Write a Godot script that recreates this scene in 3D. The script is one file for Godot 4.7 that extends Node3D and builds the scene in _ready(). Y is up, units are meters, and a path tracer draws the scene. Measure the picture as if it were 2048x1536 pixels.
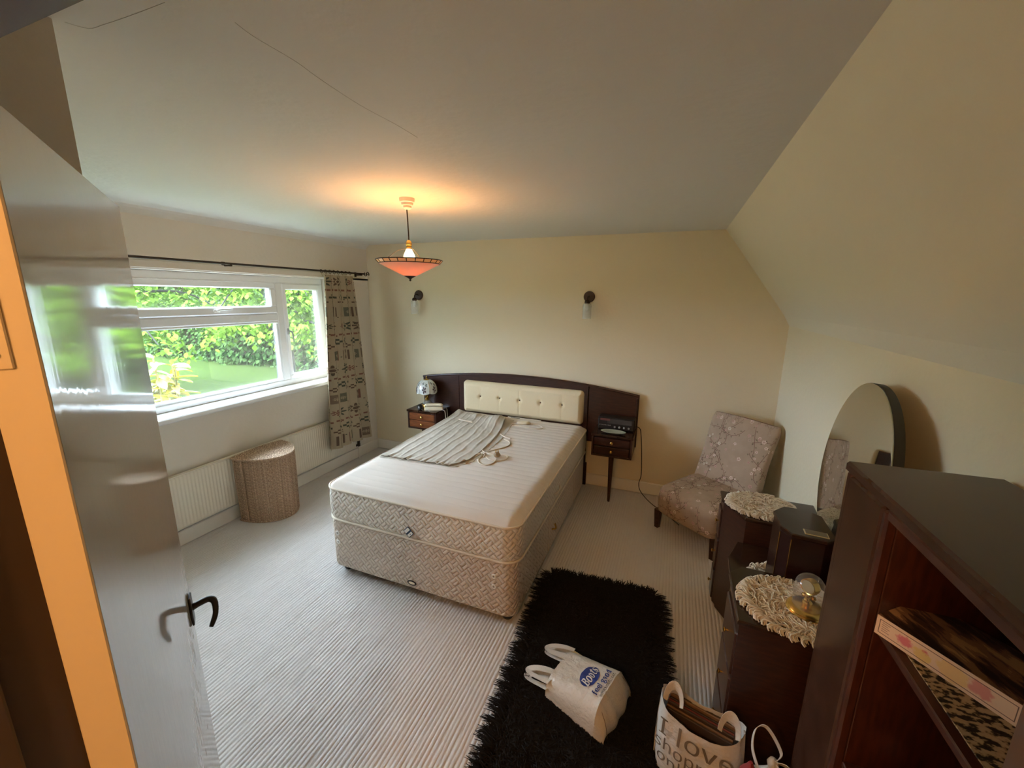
extends Node3D

# ---------------------------------------------------------------- mesh builder
class MB:
	var v := PackedVector3Array()
	var n := PackedVector3Array()
	var t := PackedVector2Array()
	var ix := PackedInt32Array()
	var xf := Transform3D()

	func at(p: Vector3, deg := Vector3.ZERO, sc := Vector3.ONE) -> MB:
		xf = Transform3D(Basis.from_euler(deg * PI / 180.0).scaled_local(sc), p)
		return self

	func vert(p: Vector3, nn: Vector3, uv := Vector2.ZERO) -> int:
		v.append(xf * p)
		n.append((xf.basis * nn).normalized())
		t.append(uv)
		return v.size() - 1

	func tri(a: Vector3, b: Vector3, c: Vector3, out: Vector3) -> void:
		var nn := (c - a).cross(b - a)
		if nn.length() < 1e-14:
			return
		nn = nn.normalized()
		if nn.dot(out) < 0.0:
			var k := b
			b = c
			c = k
			nn = -nn
		ix.append_array([vert(a, nn), vert(b, nn), vert(c, nn)])

	func quad(a: Vector3, b: Vector3, c: Vector3, d: Vector3, out: Vector3) -> void:
		tri(a, b, c, out)
		tri(a, c, d, out)

	# chamfered box
	func box(c: Vector3, s: Vector3, b := 0.0) -> MB:
		var h := s * 0.5
		b = minf(b, minf(h.x, minf(h.y, h.z)) * 0.95)
		for ax in 3:
			var u := (ax + 1) % 3
			var w := (ax + 2) % 3
			for sg in [-1.0, 1.0]:
				var q := []
				for k in [[-1, -1], [1, -1], [1, 1], [-1, 1]]:
					var p := Vector3.ZERO
					p[ax] = sg * h[ax]
					p[u] = k[0] * (h[u] - b)
					p[w] = k[1] * (h[w] - b)
					q.append(c + p)
				var o := Vector3.ZERO
				o[ax] = sg
				quad(q[0], q[1], q[2], q[3], o)
		if b > 0.0:
			for ax in 3:
				var u := (ax + 1) % 3
				var w := (ax + 2) % 3
				for su in [-1.0, 1.0]:
					for sw in [-1.0, 1.0]:
						var q := []
						for k in [[-1, 0], [1, 0], [1, 1], [-1, 1]]:
							var p := Vector3.ZERO
							p[ax] = k[0] * (h[ax] - b)
							p[u] = su * (h[u] - (b if k[1] == 1 else 0.0))
							p[w] = sw * (h[w] - (0.0 if k[1] == 1 else b))
							q.append(c + p)
						var o := Vector3.ZERO
						o[u] = su
						o[w] = sw
						quad(q[0], q[1], q[2], q[3], o)
			for sx in [-1.0, 1.0]:
				for sy in [-1.0, 1.0]:
					for sz in [-1.0, 1.0]:
						var g := Vector3(sx, sy, sz)
						tri(c + g * Vector3(h.x, h.y - b, h.z - b), c + g * Vector3(h.x - b, h.y, h.z - b), c + g * Vector3(h.x - b, h.y - b, h.z), g)
		return self

	# profile of (radius, y) from bottom to top
	func lathe(prof: Array, seg := 24, sharp := 0.7, arc := TAU) -> MB:
		var m := prof.size()
		var sn := []
		for i in m - 1:
			var d: Vector2 = prof[i + 1] - prof[i]
			sn.append(Vector2(d.y, -d.x).normalized())
		for i in m - 1:
			var n0: Vector2 = sn[i]
			var n1: Vector2 = sn[i]
			if i > 0 and sn[i].dot(sn[i - 1]) > sharp:
				n0 = (sn[i] + sn[i - 1]).normalized()
			if i < m - 2 and sn[i].dot(sn[i + 1]) > sharp:
				n1 = (sn[i] + sn[i + 1]).normalized()
			var p0: Vector2 = prof[i]
			var p1: Vector2 = prof[i + 1]
			var base := v.size()
			for k in seg + 1:
				var a := arc * k / seg
				var ca := cos(a)
				var sa := sin(a)
				vert(Vector3(p0.x * ca, p0.y, p0.x * sa), Vector3(n0.x * ca, n0.y, n0.x * sa), Vector2(float(k) / seg, float(i) / (m - 1)))
				vert(Vector3(p1.x * ca, p1.y, p1.x * sa), Vector3(n1.x * ca, n1.y, n1.x * sa), Vector2(float(k) / seg, float(i + 1) / (m - 1)))
			for k in seg:
				var b := base + k * 2
				if p0.x > 1e-6:
					ix.append_array([b, b + 2, b + 1])
				if p1.x > 1e-6:
					ix.append_array([b + 1, b + 2, b + 3])
		return self

	func tube(path: Array, r, seg := 8, caps := true) -> MB:
		var m := path.size()
		var up := Vector3.UP
		var rings := []
		var dirs := []
		for i in m:
			var a: Vector3 = path[maxi(i - 1, 0)]
			var b: Vector3 = path[mini(i + 1, m - 1)]
			dirs.append((b - a).normalized())
		if absf((dirs[0] as Vector3).dot(up)) > 0.9:
			up = Vector3.RIGHT
		var s: Vector3 = (dirs[0] as Vector3).cross(up).normalized()
		for i in m:
			var d: Vector3 = dirs[i]
			s = (s - d * s.dot(d)).normalized()
			var w := d.cross(s).normalized()
			var rr: float = r[i] if r is Array else r
			var base := v.size()
			rings.append(base)
			for k in seg + 1:
				var a2 := TAU * k / seg
				var o := s * cos(a2) + w * sin(a2)
				vert(path[i] + o * rr, o, Vector2(float(k) / seg, float(i) / m))
		for i in m - 1:
			for k in seg:
				var a3: int = rings[i] + k
				var b3: int = rings[i + 1] + k
				ix.append_array([a3, b3, a3 + 1, a3 + 1, b3, b3 + 1])
		if caps:
			for e in [0, m - 1]:
				var o2: Vector3 = -dirs[0] if e == 0 else dirs[m - 1]
				var c: int = vert(path[e], o2)
				var first := v.size()
				for k in seg + 1:
					var src: int = rings[e] + k
					v.append(v[src])
					n.append((xf.basis * o2).normalized())
					t.append(Vector2.ZERO)
				for k in seg:
					if e == 0:
						ix.append_array([c, first + k, first + k + 1])
					else:
						ix.append_array([c, first + k + 1, first + k])
		return self

	# polygon in the xz plane, extruded from y0 to y1, edges chamfered by b
	func prism(poly: Array, y0: float, y1: float, b := 0.0) -> MB:
		var m := poly.size()
		var area := 0.0
		for i in m:
			var p: Vector2 = poly[i]
			var q: Vector2 = poly[(i + 1) % m]
			area += p.x * q.y - q.x * p.y
		var sgn := 1.0 if area > 0.0 else -1.0
		var inner := PackedVector2Array()
		var flat := PackedVector2Array()
		for i in m:
			var p: Vector2 = poly[i]
			var e0: Vector2 = (p - poly[(i + m - 1) % m]).normalized()
			var e1: Vector2 = (poly[(i + 1) % m] - p).normalized()
			var n0 := Vector2(-e0.y, e0.x) * sgn
			var n1 := Vector2(-e1.y, e1.x) * sgn
			var bis := (n0 + n1).normalized()
			inner.append(p + bis * b / maxf(bis.dot(n0), 0.3))
			flat.append(p)
		var tris := Geometry2D.triangulate_polygon(inner)
		for k in range(0, tris.size(), 3):
			var a := inner[tris[k]]
			var c := inner[tris[k + 1]]
			var d := inner[tris[k + 2]]
			tri(Vector3(a.x, y1, a.y), Vector3(c.x, y1, c.y), Vector3(d.x, y1, d.y), Vector3.UP)
			tri(Vector3(a.x, y0, a.y), Vector3(c.x, y0, c.y), Vector3(d.x, y0, d.y), Vector3.DOWN)
		for i in m:
			var j := (i + 1) % m
			var p := flat[i]
			var q := flat[j]
			var e := (q - p).normalized()
			var o := Vector3(e.y, 0, -e.x) * sgn
			quad(Vector3(p.x, y0 + b, p.y), Vector3(q.x, y0 + b, q.y), Vector3(q.x, y1 - b, q.y), Vector3(p.x, y1 - b, p.y), o)
			if b > 0.0:
				quad(Vector3(p.x, y1 - b, p.y), Vector3(q.x, y1 - b, q.y), Vector3(inner[j].x, y1, inner[j].y), Vector3(inner[i].x, y1, inner[i].y), o + Vector3.UP)
				quad(Vector3(p.x, y0 + b, p.y), Vector3(q.x, y0 + b, q.y), Vector3(inner[j].x, y0, inner[j].y), Vector3(inner[i].x, y0, inner[i].y), o + Vector3.DOWN)
		return self

	# smooth grid of rows of points; wrap closes each row; flip turns the face
	func grid(rows: Array, wrap := false, flip := false, uvs := []) -> MB:
		var a := rows.size()
		var b: int = rows[0].size()
		var base := v.size()
		var nn := PackedVector3Array()
		nn.resize(a * b)
		var cols := b if wrap else b - 1
		for i in a - 1:
			var r0 = rows[i]
			var r1 = rows[i + 1]
			for j in cols:
				var j1 := (j + 1) % b
				var f: Vector3 = (r1[j1] - r0[j]).cross(r0[j1] - r1[j])
				nn[i * b + j] += f
				nn[i * b + j1] += f
				nn[(i + 1) * b + j] += f
				nn[(i + 1) * b + j1] += f
		var s := -1.0 if flip else 1.0
		var has := uvs.size() > 0
		for i in a:
			for j in b:
				vert(rows[i][j], nn[i * b + j].normalized() * s, uvs[i][j] if has else Vector2(float(j) / maxi(b - 1, 1), float(i) / (a - 1)))
		for i in a - 1:
			for j in cols:
				var j1 := (j + 1) % b
				var p := base + i * b + j
				var q := base + i * b + j1
				var r := base + (i + 1) * b + j1
				var u := base + (i + 1) * b + j
				if flip:
					ix.append_array([p, u, r, p, r, q])
				else:
					ix.append_array([p, r, u, p, q, r])
		return self

	# cloth: a grid and its underside, closed round the rim
	func sheet(rows: Array, thick: float, uvs := []) -> MB:
		var a := rows.size()
		var b: int = rows[0].size()
		var under := []
		for i in a:
			var row := []
			for j in b:
				var du: Vector3 = rows[mini(i + 1, a - 1)][j] - rows[maxi(i - 1, 0)][j]
				var dv: Vector3 = rows[i][mini(j + 1, b - 1)] - rows[i][maxi(j - 1, 0)]
				row.append(rows[i][j] - du.cross(dv).normalized() * thick)
			under.append(row)
		grid(rows, false, false, uvs)
		grid(under, false, true, uvs)
		var rim := [[], []]
		for j in b:
			rim[0].append(rows[0][j]); rim[1].append(under[0][j])
		for i in range(1, a):
			rim[0].append(rows[i][b - 1]); rim[1].append(under[i][b - 1])
		for j in range(b - 2, -1, -1):
			rim[0].append(rows[a - 1][j]); rim[1].append(under[a - 1][j])
		for i in range(a - 2, -1, -1):
			rim[0].append(rows[i][0]); rim[1].append(under[i][0])
		grid(rim, false, true)
		return self

	# loops of points (same count) joined into a skin, with end caps
	func loft(loops: Array, cap0 := true, cap1 := true, flip := false) -> MB:
		grid(loops, true, flip)
		for e in [0, 1]:
			if (e == 0 and not cap0) or (e == 1 and not cap1):
				continue
			var lp: Array = loops[0] if e == 0 else loops[loops.size() - 1]
			var nb: Array = loops[1] if e == 0 else loops[loops.size() - 2]
			var c := Vector3.ZERO
			var c2 := Vector3.ZERO
			for p in lp: c += p
			for p in nb: c2 += p
			c /= lp.size()
			c2 /= nb.size()
			for k in lp.size():
				tri(c, lp[k], lp[(k + 1) % lp.size()], c - c2)
		return self

	func mesh() -> ArrayMesh:
		var arr := []
		arr.resize(Mesh.ARRAY_MAX)
		arr[Mesh.ARRAY_VERTEX] = v
		arr[Mesh.ARRAY_NORMAL] = n
		arr[Mesh.ARRAY_TEX_UV] = t
		arr[Mesh.ARRAY_INDEX] = ix
		var m := ArrayMesh.new()
		m.add_surface_from_arrays(Mesh.PRIMITIVE_TRIANGLES, arr)
		return m


# ---------------------------------------------------------------- scene helpers
var rng := RandomNumberGenerator.new()
var taken := {}
var M := {}

func V(x: float, y: float, z: float) -> Vector3:
	return Vector3(x, y, z)

func rv(a: float, b: float) -> float:
	return rng.randf_range(a, b)

func numbered(called: String) -> String:
	if not taken.has(called):
		taken[called] = 0
		return called
	taken[called] += 1
	return "%s_%03d" % [called, taken[called]]

func tag(o: Node, label: String, category: String, group := "", kind := "") -> Node:
	o.set_meta("label", label)
	o.set_meta("category", category)
	if group: o.set_meta("group", group)
	if kind: o.set_meta("kind", kind)
	return o

func thing(called: String, label: String, category: String, at := Vector3.ZERO, turn := 0.0, group := "", kind := "") -> Node3D:
	var o := Node3D.new()
	o.name = numbered(called)
	add_child(o)
	o.position = at
	o.rotation_degrees.y = turn
	tag(o, label, category, group, kind)
	return o

func part(called: String, mb, material: Material, parent: Node, at := Vector3.ZERO, label := "") -> MeshInstance3D:
	var o := MeshInstance3D.new()
	o.name = called
	o.mesh = mb.mesh() if mb is MB else mb
	o.material_override = material
	o.position = at
	parent.add_child(o, true)
	if label: o.set_meta("label", label)
	return o

func solo(called: String, mb, material: Material, label: String, category: String, at := Vector3.ZERO, group := "", kind := "") -> MeshInstance3D:
	var o := MeshInstance3D.new()
	o.name = numbered(called)
	o.mesh = mb.mesh() if mb is MB else mb
	o.material_override = material
	add_child(o)
	o.position = at
	tag(o, label, category, group, kind)
	return o

func many(called: String, mesh: Mesh, material: Material, parent: Node, xfs: Array, cols := []) -> MultiMeshInstance3D:
	var mm := MultiMesh.new()
	mm.transform_format = MultiMesh.TRANSFORM_3D
	mm.use_colors = cols.size() > 0
	mm.mesh = mesh
	mm.instance_count = xfs.size()
	for i in xfs.size():
		mm.set_instance_transform(i, xfs[i])
		if cols.size() > 0:
			mm.set_instance_color(i, cols[i])
	var o := MultiMeshInstance3D.new()
	o.name = called
	o.multimesh = mm
	o.material_override = material
	parent.add_child(o, true)
	o.set_meta("kind", "stuff")
	return o

func noise_tex(freq: float, octaves := 4, as_normal := false, bump := 4.0, ramp = null, sd := 1, size := 512, kind := FastNoiseLite.TYPE_SIMPLEX_SMOOTH) -> NoiseTexture2D:
	var f := FastNoiseLite.new()
	f.noise_type = kind
	f.seed = sd
	f.frequency = freq
	f.fractal_octaves = octaves
	var t := NoiseTexture2D.new()
	t.width = size
	t.height = size
	t.seamless = true
	t.noise = f
	t.as_normal_map = as_normal
	t.bump_strength = bump
	if ramp != null: t.color_ramp = ramp
	return t

func ramp(stops: Array) -> Gradient:
	var g := Gradient.new()
	var o := PackedFloat32Array()
	var c := PackedColorArray()
	for s in stops:
		o.append(s[0]); c.append(s[1])
	g.offsets = o
	g.colors = c
	return g

func mat(called: String, c: Color, rough := 0.8, metal := 0.0, spec := 0.5) -> StandardMaterial3D:
	var m := StandardMaterial3D.new()
	m.resource_name = called
	m.albedo_color = c
	m.roughness = rough
	m.metallic = metal
	m.metallic_specular = spec
	M[called] = m
	return m

func bumpy(m: StandardMaterial3D, t: Texture2D, strength: float, scale: Vector3, world := true) -> StandardMaterial3D:
	m.normal_enabled = true
	m.normal_texture = t
	m.normal_scale = strength
	m.uv1_triplanar = true
	m.uv1_world_triplanar = world
	m.uv1_scale = scale
	return m

func rgb(r: int, g: int, b: int) -> Color:
	return Color8(r, g, b)

# ---------------------------------------------------------------- shape helpers
func rrect(w: float, d: float, r: float, seg := 6) -> Array:
	var o := []
	for q in [[1, 1, 0], [-1, 1, 90], [-1, -1, 180], [1, -1, 270]]:
		for k in seg + 1:
			var a := deg_to_rad(q[2] + 90.0 * k / seg)
			o.append(Vector2(q[0] * (w * 0.5 - r) + cos(a) * r, q[1] * (d * 0.5 - r) + sin(a) * r))
	return o

func ring3(loop: Array, y: float, c := Vector3.ZERO) -> Array:
	var o := []
	for p in loop:
		o.append(Vector3(c.x + p.x, y + c.y, c.z + p.y))
	return o

func superloop(w: float, h: float, e: float, seg := 40) -> Array:
	var o := []
	for k in seg:
		var a := TAU * k / seg
		var ca := cos(a)
		var sa := sin(a)
		o.append(Vector2(signf(ca) * pow(absf(ca), 2.0 / e) * w * 0.5, signf(sa) * pow(absf(sa), 2.0 / e) * h * 0.5))
	return o

func curve_pts(pts: Array, per := 6) -> Array:
	var o := []
	var m := pts.size()
	for i in m - 1:
		var p0: Vector3 = pts[maxi(i - 1, 0)]
		var p1: Vector3 = pts[i]
		var p2: Vector3 = pts[i + 1]
		var p3: Vector3 = pts[mini(i + 2, m - 1)]
		for k in per:
			o.append(p1.cubic_interpolate(p2, p0, p3, float(k) / per))
	o.append(pts[m - 1])
	return o

# lettering laid over a surface: fn(x, y) gives the point for a place on the print
func print_text(s: String, height: float, fn: Callable, font: Font) -> ArrayMesh:
	var tm := TextMesh.new()
	tm.text = s
	tm.font = font
	tm.font_size = 64
	tm.pixel_size = height / 64.0
	tm.depth = 0.0
	tm.curve_step = 1.0
	var arr := tm.get_mesh_arrays()
	var vs: PackedVector3Array = arr[Mesh.ARRAY_VERTEX]
	var ids: PackedInt32Array = arr[Mesh.ARRAY_INDEX]
	var mb := MB.new()
	for p in vs:
		var a: Vector3 = fn.call(p.x, p.y)
		var b: Vector3 = fn.call(p.x + 0.002, p.y)
		var c: Vector3 = fn.call(p.x, p.y + 0.002)
		mb.vert(a, (b - a).cross(c - a))
	mb.ix = ids
	return mb.mesh()


# ---------------------------------------------------------------- measures of the room (metres)
const H := 2.423        # ceiling
const XS := 3.664       # where the ceiling begins to slope
const XK := 4.2         # knee wall on the right
const YK := 1.68
const ZF := 3.345       # front wall beside the door
const XJ := 2.09        # nib of wall behind the open door
const ZD := 3.66        # wall that holds the door
const GROUND := -2.6

func _ready() -> void:
	rng.seed = 7
	# ---- camera
	var cam := Camera3D.new()
	cam.name = "camera"
	add_child(cam)
	cam.position = V(3.336, 1.874, 3.905)
	cam.rotation_degrees = V(-12.166, 21.438, 0.587)
	cam.fov = 86.59
	cam.near = 0.02
	cam.far = 200.0
	cam.current = true
	# ---- sky and exposure
	var env := Environment.new()
	var sky := Sky.new()
	var sm := ProceduralSkyMaterial.new()
	sm.sky_top_color = Color(0.85, 0.93, 1.0)
	sm.sky_horizon_color = Color(0.68, 0.77, 0.88)
	sm.sky_curve = 0.2
	sm.ground_bottom_color = Color(0.3, 0.36, 0.22)
	sm.ground_horizon_color = Color(0.5, 0.55, 0.45)
	sm.sun_angle_max = 0.0
	sm.energy_multiplier = 3.8
	sky.sky_material = sm
	env.background_mode = Environment.BG_SKY
	env.sky = sky
	env.ambient_light_source = Environment.AMBIENT_SOURCE_SKY
	env.tonemap_mode = Environment.TONE_MAPPER_LINEAR
	env.tonemap_exposure = 9.8
	env.sdfgi_enabled = true
	env.ssao_enabled = true
	env.ssil_enabled = true
	var we := WorldEnvironment.new()
	we.name = "world_environment"
	we.environment = env
	add_child(we)
	# ---- scene
	materials()
	room()
	window_and_garden()
	door_and_hall()
	bed()
	bed_things()
	headboard_and_stands()
	stand_things()
	lamps()
	curtain_and_radiator()
	basket()
	chair()
	dresser()
	cabinet()
	rug()
	bags()

# ---------------------------------------------------------------- materials
func wood(called: String, a: Color, b: Color, rough: float, scale: Vector3, sd: int) -> StandardMaterial3D:
	var m := mat(called, Color.WHITE, rough)
	m.albedo_texture = noise_tex(0.012, 5, false, 1.0, ramp([[0.0, a], [0.45, a.lerp(b, 0.4)], [0.6, a.lerp(b, 0.6)], [1.0, b]]), sd)
	m.uv1_triplanar = true
	m.uv1_world_triplanar = true
	m.uv1_scale = scale
	return m

func weave_image(size: int) -> Image:
	# basket-weave quilting turned by 45 degrees: blocks of three bars, alternately along and across
	var im := Image.create(size, size, false, Image.FORMAT_L8)
	for y in size:
		for x in size:
			var u := (x + y) * 4.0 / size
			var w := (x - y + size) * 4.0 / size
			var cu := int(floor(u))
			var cw := int(floor(w))
			var a := u - cu
			var b := w - cw
			var along := (cu + cw) % 2 == 0
			var s: float = (a if along else b) * 2.0
			var l: float = b if along else a
			var f: float = s - floorf(s)
			var h := pow(sin(PI * f), 0.45) * pow(sin(PI * clampf(l, 0.001, 0.999)), 0.3)
			im.set_pixel(x, y, Color(h, h, h))
	return im

func materials() -> void:
	var plaster := noise_tex(0.02, 5, true, 3.0, null, 3)
	var fine := noise_tex(0.09, 3, true, 5.0, null, 4)
	M.fine = fine
	bumpy(mat("wall_paint", rgb(225, 212, 180), 0.75), plaster, 0.25, V(2.2, 2.2, 2.2))
	bumpy(mat("slope_paint", rgb(228, 220, 197), 0.75), plaster, 0.25, V(2.2, 2.2, 2.2))
	bumpy(mat("wall_white", rgb(226, 219, 205), 0.75), plaster, 0.25, V(2.2, 2.2, 2.2))
	bumpy(mat("ceiling_paint", rgb(222, 220, 211), 0.8), plaster, 0.3, V(1.6, 1.6, 1.6))
	mat("upvc", rgb(238, 238, 236), 0.25)
	mat("gloss_white", rgb(228, 222, 208), 0.3)
	mat("radiator_paint", rgb(226, 217, 196), 0.35)
	bumpy(mat("carpet_wool", rgb(214, 209, 204), 0.95, 0.0, 0.2), noise_tex(0.12, 2, true, 8.0, null, 9), 0.7, V(9, 9, 9))
	var gl := mat("pane_glass", Color(1, 1, 1, 0.04), 0.02)
	gl.transparency = BaseMaterial3D.TRANSPARENCY_ALPHA
	var dp := bumpy(mat("door_gloss", rgb(186, 178, 166), 0.07), noise_tex(0.02, 4, true, 3.0, null, 12), 0.1, V(7, 0.35, 7))
	dp.metallic_specular = 0.65
	bumpy(mat("warm_lit_paint", rgb(206, 190, 162), 0.4), noise_tex(0.03, 3, true, 2.0, null, 13), 0.2, V(4, 4, 4))  # leaf paint made warmer and lighter, the hall lamp tint put into its colour
	mat("brown_paint", rgb(72, 58, 48), 0.3)
	mat("bronze", rgb(58, 46, 36), 0.45, 0.6)
	mat("iron", rgb(46, 42, 38), 0.4, 0.3)
	mat("brass", rgb(214, 178, 104), 0.22, 1.0)
	mat("black_plastic", rgb(24, 23, 23), 0.4)
	mat("cream_plastic", rgb(226, 214, 186), 0.35)
	mat("white_plastic", rgb(232, 230, 224), 0.35)
	mat("grey_plastic", rgb(150, 150, 146), 0.4)
	wood("mahogany", rgb(44, 24, 18), rgb(70, 40, 28), 0.28, V(1.4, 9, 1.4), 21)
	wood("mahogany_warm", rgb(96, 52, 28), rgb(136, 80, 44), 0.3, V(1.2, 10, 1.2), 22)
	wood("lacquer", rgb(40, 24, 17), rgb(60, 38, 27), 0.16, V(1.6, 1.6, 8), 23)
	wood("cabinet_wood", rgb(58, 36, 26), rgb(82, 52, 38), 0.24, V(8, 1.4, 1.4), 24)
	wood("cabinet_red", rgb(58, 27, 17), rgb(88, 44, 27), 0.4, V(8, 1.4, 1.4), 25)
	# bedding
	var wv := ImageTexture.create_from_image(weave_image(256))
	for d in [["mattress_side", rgb(216, 206, 192)], ["divan_cloth", rgb(202, 187, 171)]]:
		var m := mat(d[0], d[1], 0.85, 0.0, 0.3)
		m.heightmap_enabled = true
		m.heightmap_texture = wv
		m.heightmap_scale = 0.8
		m.uv1_scale = V(1.0 / 0.26, 1.0 / 0.26, 1)
	bumpy(mat("ticking", rgb(214, 206, 195), 0.85, 0.0, 0.3), noise_tex(0.05, 3, true, 5.0, null, 30), 0.35, V(5, 5, 5))
	bumpy(mat("piping", rgb(214, 202, 182), 0.8), fine, 0.3, V(8, 8, 8))
	bumpy(mat("pad_velvet", rgb(228, 212, 176), 0.85, 0.0, 0.3), fine, 0.3, V(6, 6, 6))
	bumpy(mat("blanket_cloth", rgb(198, 191, 178), 0.95, 0.0, 0.2), noise_tex(0.12, 2, true, 7.0, null, 31), 0.5, V(7, 7, 7))
	mat("cord_white", rgb(212, 200, 180), 0.6)
	# plastic bags
	var bag := bumpy(mat("bag_film", rgb(204, 197, 184), 0.35), noise_tex(0.018, 5, true, 7.0, null, 33), 1.1, V(5, 5, 5))
	bag.backlight_enabled = true
	bag.backlight = Color(0.25, 0.25, 0.24)
	mat("ink_blue", rgb(30, 52, 122), 0.45)
	mat("ink_grey", rgb(112, 100, 84), 0.6)
	mat("ink_black", rgb(34, 32, 34), 0.6)
	mat("ink_white", rgb(224, 222, 216), 0.5)

# ---------------------------------------------------------------- the room
func structure(called: String, mb, m: Material, label: String, category: String) -> MeshInstance3D:
	return solo(called, mb, m, label, category, Vector3.ZERO, "", "structure")

func room() -> void:
	# carpet: ribs of loop pile that run away from the door
	var nx := 1680
	var nz := 56
	var wob := FastNoiseLite.new()
	wob.seed = 5
	wob.frequency = 3.0
	var rows := []
	for i in nz + 1:
		var z := -0.02 + 3.72 * i / nz
		var row := PackedVector3Array()
		row.resize(nx + 1)
		for j in nx + 1:
			var x := 4.2 * j / nx
			var ph := x / 0.02 + 0.35 * wob.get_noise_2d(floor(x / 0.02) * 7.3, z * 6.0)
			var f := absf(sin(PI * ph))
			row[j] = V(x, -0.005 + 0.005 * sqrt(f) + 0.0008 * wob.get_noise_2d(x * 60.0, z * 14.0), z)
		rows.append(row)
	structure("floor", MB.new().grid(rows), M.carpet_wool, "cream ribbed loop-pile carpet covering the bedroom floor", "carpet")
	structure("subfloor", MB.new().box(V(2.1, -0.16, 2.0), V(4.8, 0.29, 4.4)), M.brown_paint, "floor boards under the bedroom carpet", "floor")
	# back wall: a pentagon under the slope
	var b := MB.new()
	b.box(V(2.11, 1.25, -0.12), V(4.78, 3.1, 0.24))
	structure("wall_back", b, M.wall_paint, "cream plastered wall behind the bed head", "wall")
	# window wall with its opening
	b = MB.new()
	b.box(V(-0.1, 0.325, 1.67), V(0.2, 1.25, 3.6))
	b.box(V(-0.1, 2.43, 1.67), V(0.2, 0.8, 3.6))
	b.box(V(-0.1, 1.5, 0.218), V(0.2, 1.1, 0.696))
	b.box(V(-0.1, 1.5, 3.185), V(0.2, 1.1, 0.57))
	structure("wall_left", b, M.wall_white, "pale plastered wall that holds the wide window", "wall")
	structure("wall_right", MB.new().box(V(4.32, 0.7, 1.8), V(0.24, 2.0, 4.0)), M.wall_paint, "low cream knee wall under the sloping ceiling", "wall")
	# slope with a short steeper strip at its foot
	b = MB.new()
	b.xf = Transform3D(Basis(Vector3.RIGHT, PI / 2), V(0, 0, 0))
	b.prism([Vector2(4.2, -1.66), Vector2(4.155, -1.745), Vector2(3.664, -2.423), Vector2(3.664, -2.75), Vector2(4.6, -2.75), Vector2(4.6, -1.66)], -0.2, 3.8)
	structure("ceiling_slope", b, M.slope_paint, "cream sloping part of the ceiling above the knee wall", "ceiling")
	var ce := structure("ceiling", MB.new().box(V(1.75, H + 0.15, 1.8), V(3.9, 0.3, 4.0)), M.ceiling_paint, "flat off-white plaster ceiling with a hairline crack", "ceiling")
	mat("crack_dark", rgb(186, 180, 166), 0.9)
	for c in [[V(2.435, H, 3.203), V(2.427, H, 3.153), V(2.431, H, 3.054), V(2.421, H, 2.969), V(2.414, H, 2.813), V(2.426, H, 2.664), V(2.428, H, 2.539)], [V(2.1, H, 3.33), V(2.12, H, 3.3), V(2.168, H, 3.296), V(2.25, H, 3.293), V(2.366, H, 3.292)]]:
		part("crack", MB.new().tube(curve_pts(c, 5), 0.0006, 5), M.crack_dark, ce)
	# front wall, nib and door wall
	b = MB.new()
	b.box(V(0.905, 1.25, ZF + 0.3), V(2.37, 3.1, 0.6))
	structure("wall_front", b, M.wall_white, "plastered wall beside the open door", "wall")
	b = MB.new()
	b.box(V(2.285, 1.25, ZD + 0.065), V(0.49, 3.1, 0.12))
	b.box(V(3.98, 1.25, ZD + 0.06), V(0.9, 3.1, 0.12))
	b.box(V(3.03, 2.45, ZD + 0.065), V(1.14, 0.62, 0.12))
	structure("wall_door", b, M.wall_white, "plastered wall that holds the bedroom door frame", "wall")
	# coving
	b = MB.new()
	b.xf = Transform3D(Basis(Vector3.RIGHT, PI / 2), V(0, 0, 0))
	b.prism([Vector2(0, -H), Vector2(0.05, -H), Vector2(0.03, -H + 0.014), Vector2(0.014, -H + 0.03), Vector2(0, -H + 0.05)], 0.0, ZF)
	structure("trim_1", b, M.ceiling_paint, "small plaster coving above the window wall", "coving")
	# skirting
	for s in [["baseboard_left", V(0.01, 0.06, 1.67), V(0.02, 0.12, 3.34)], ["baseboard_back", V(2.1, 0.06, 0.01), V(4.2, 0.12, 0.02)], ["baseboard_right", V(4.19, 0.06, 1.8), V(0.02, 0.12, 3.6)], ["baseboard_front", V(1.05, 0.06, ZF - 0.01), V(2.1, 0.12, 0.02)]]:
		structure(s[0], MB.new().box(s[1], s[2], 0.006), M.gloss_white, "painted skirting board along the %s wall" % {"left": "window", "back": "headboard", "right": "knee", "front": "door"}[s[0].get_slice("_", 1)], "skirting")

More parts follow.
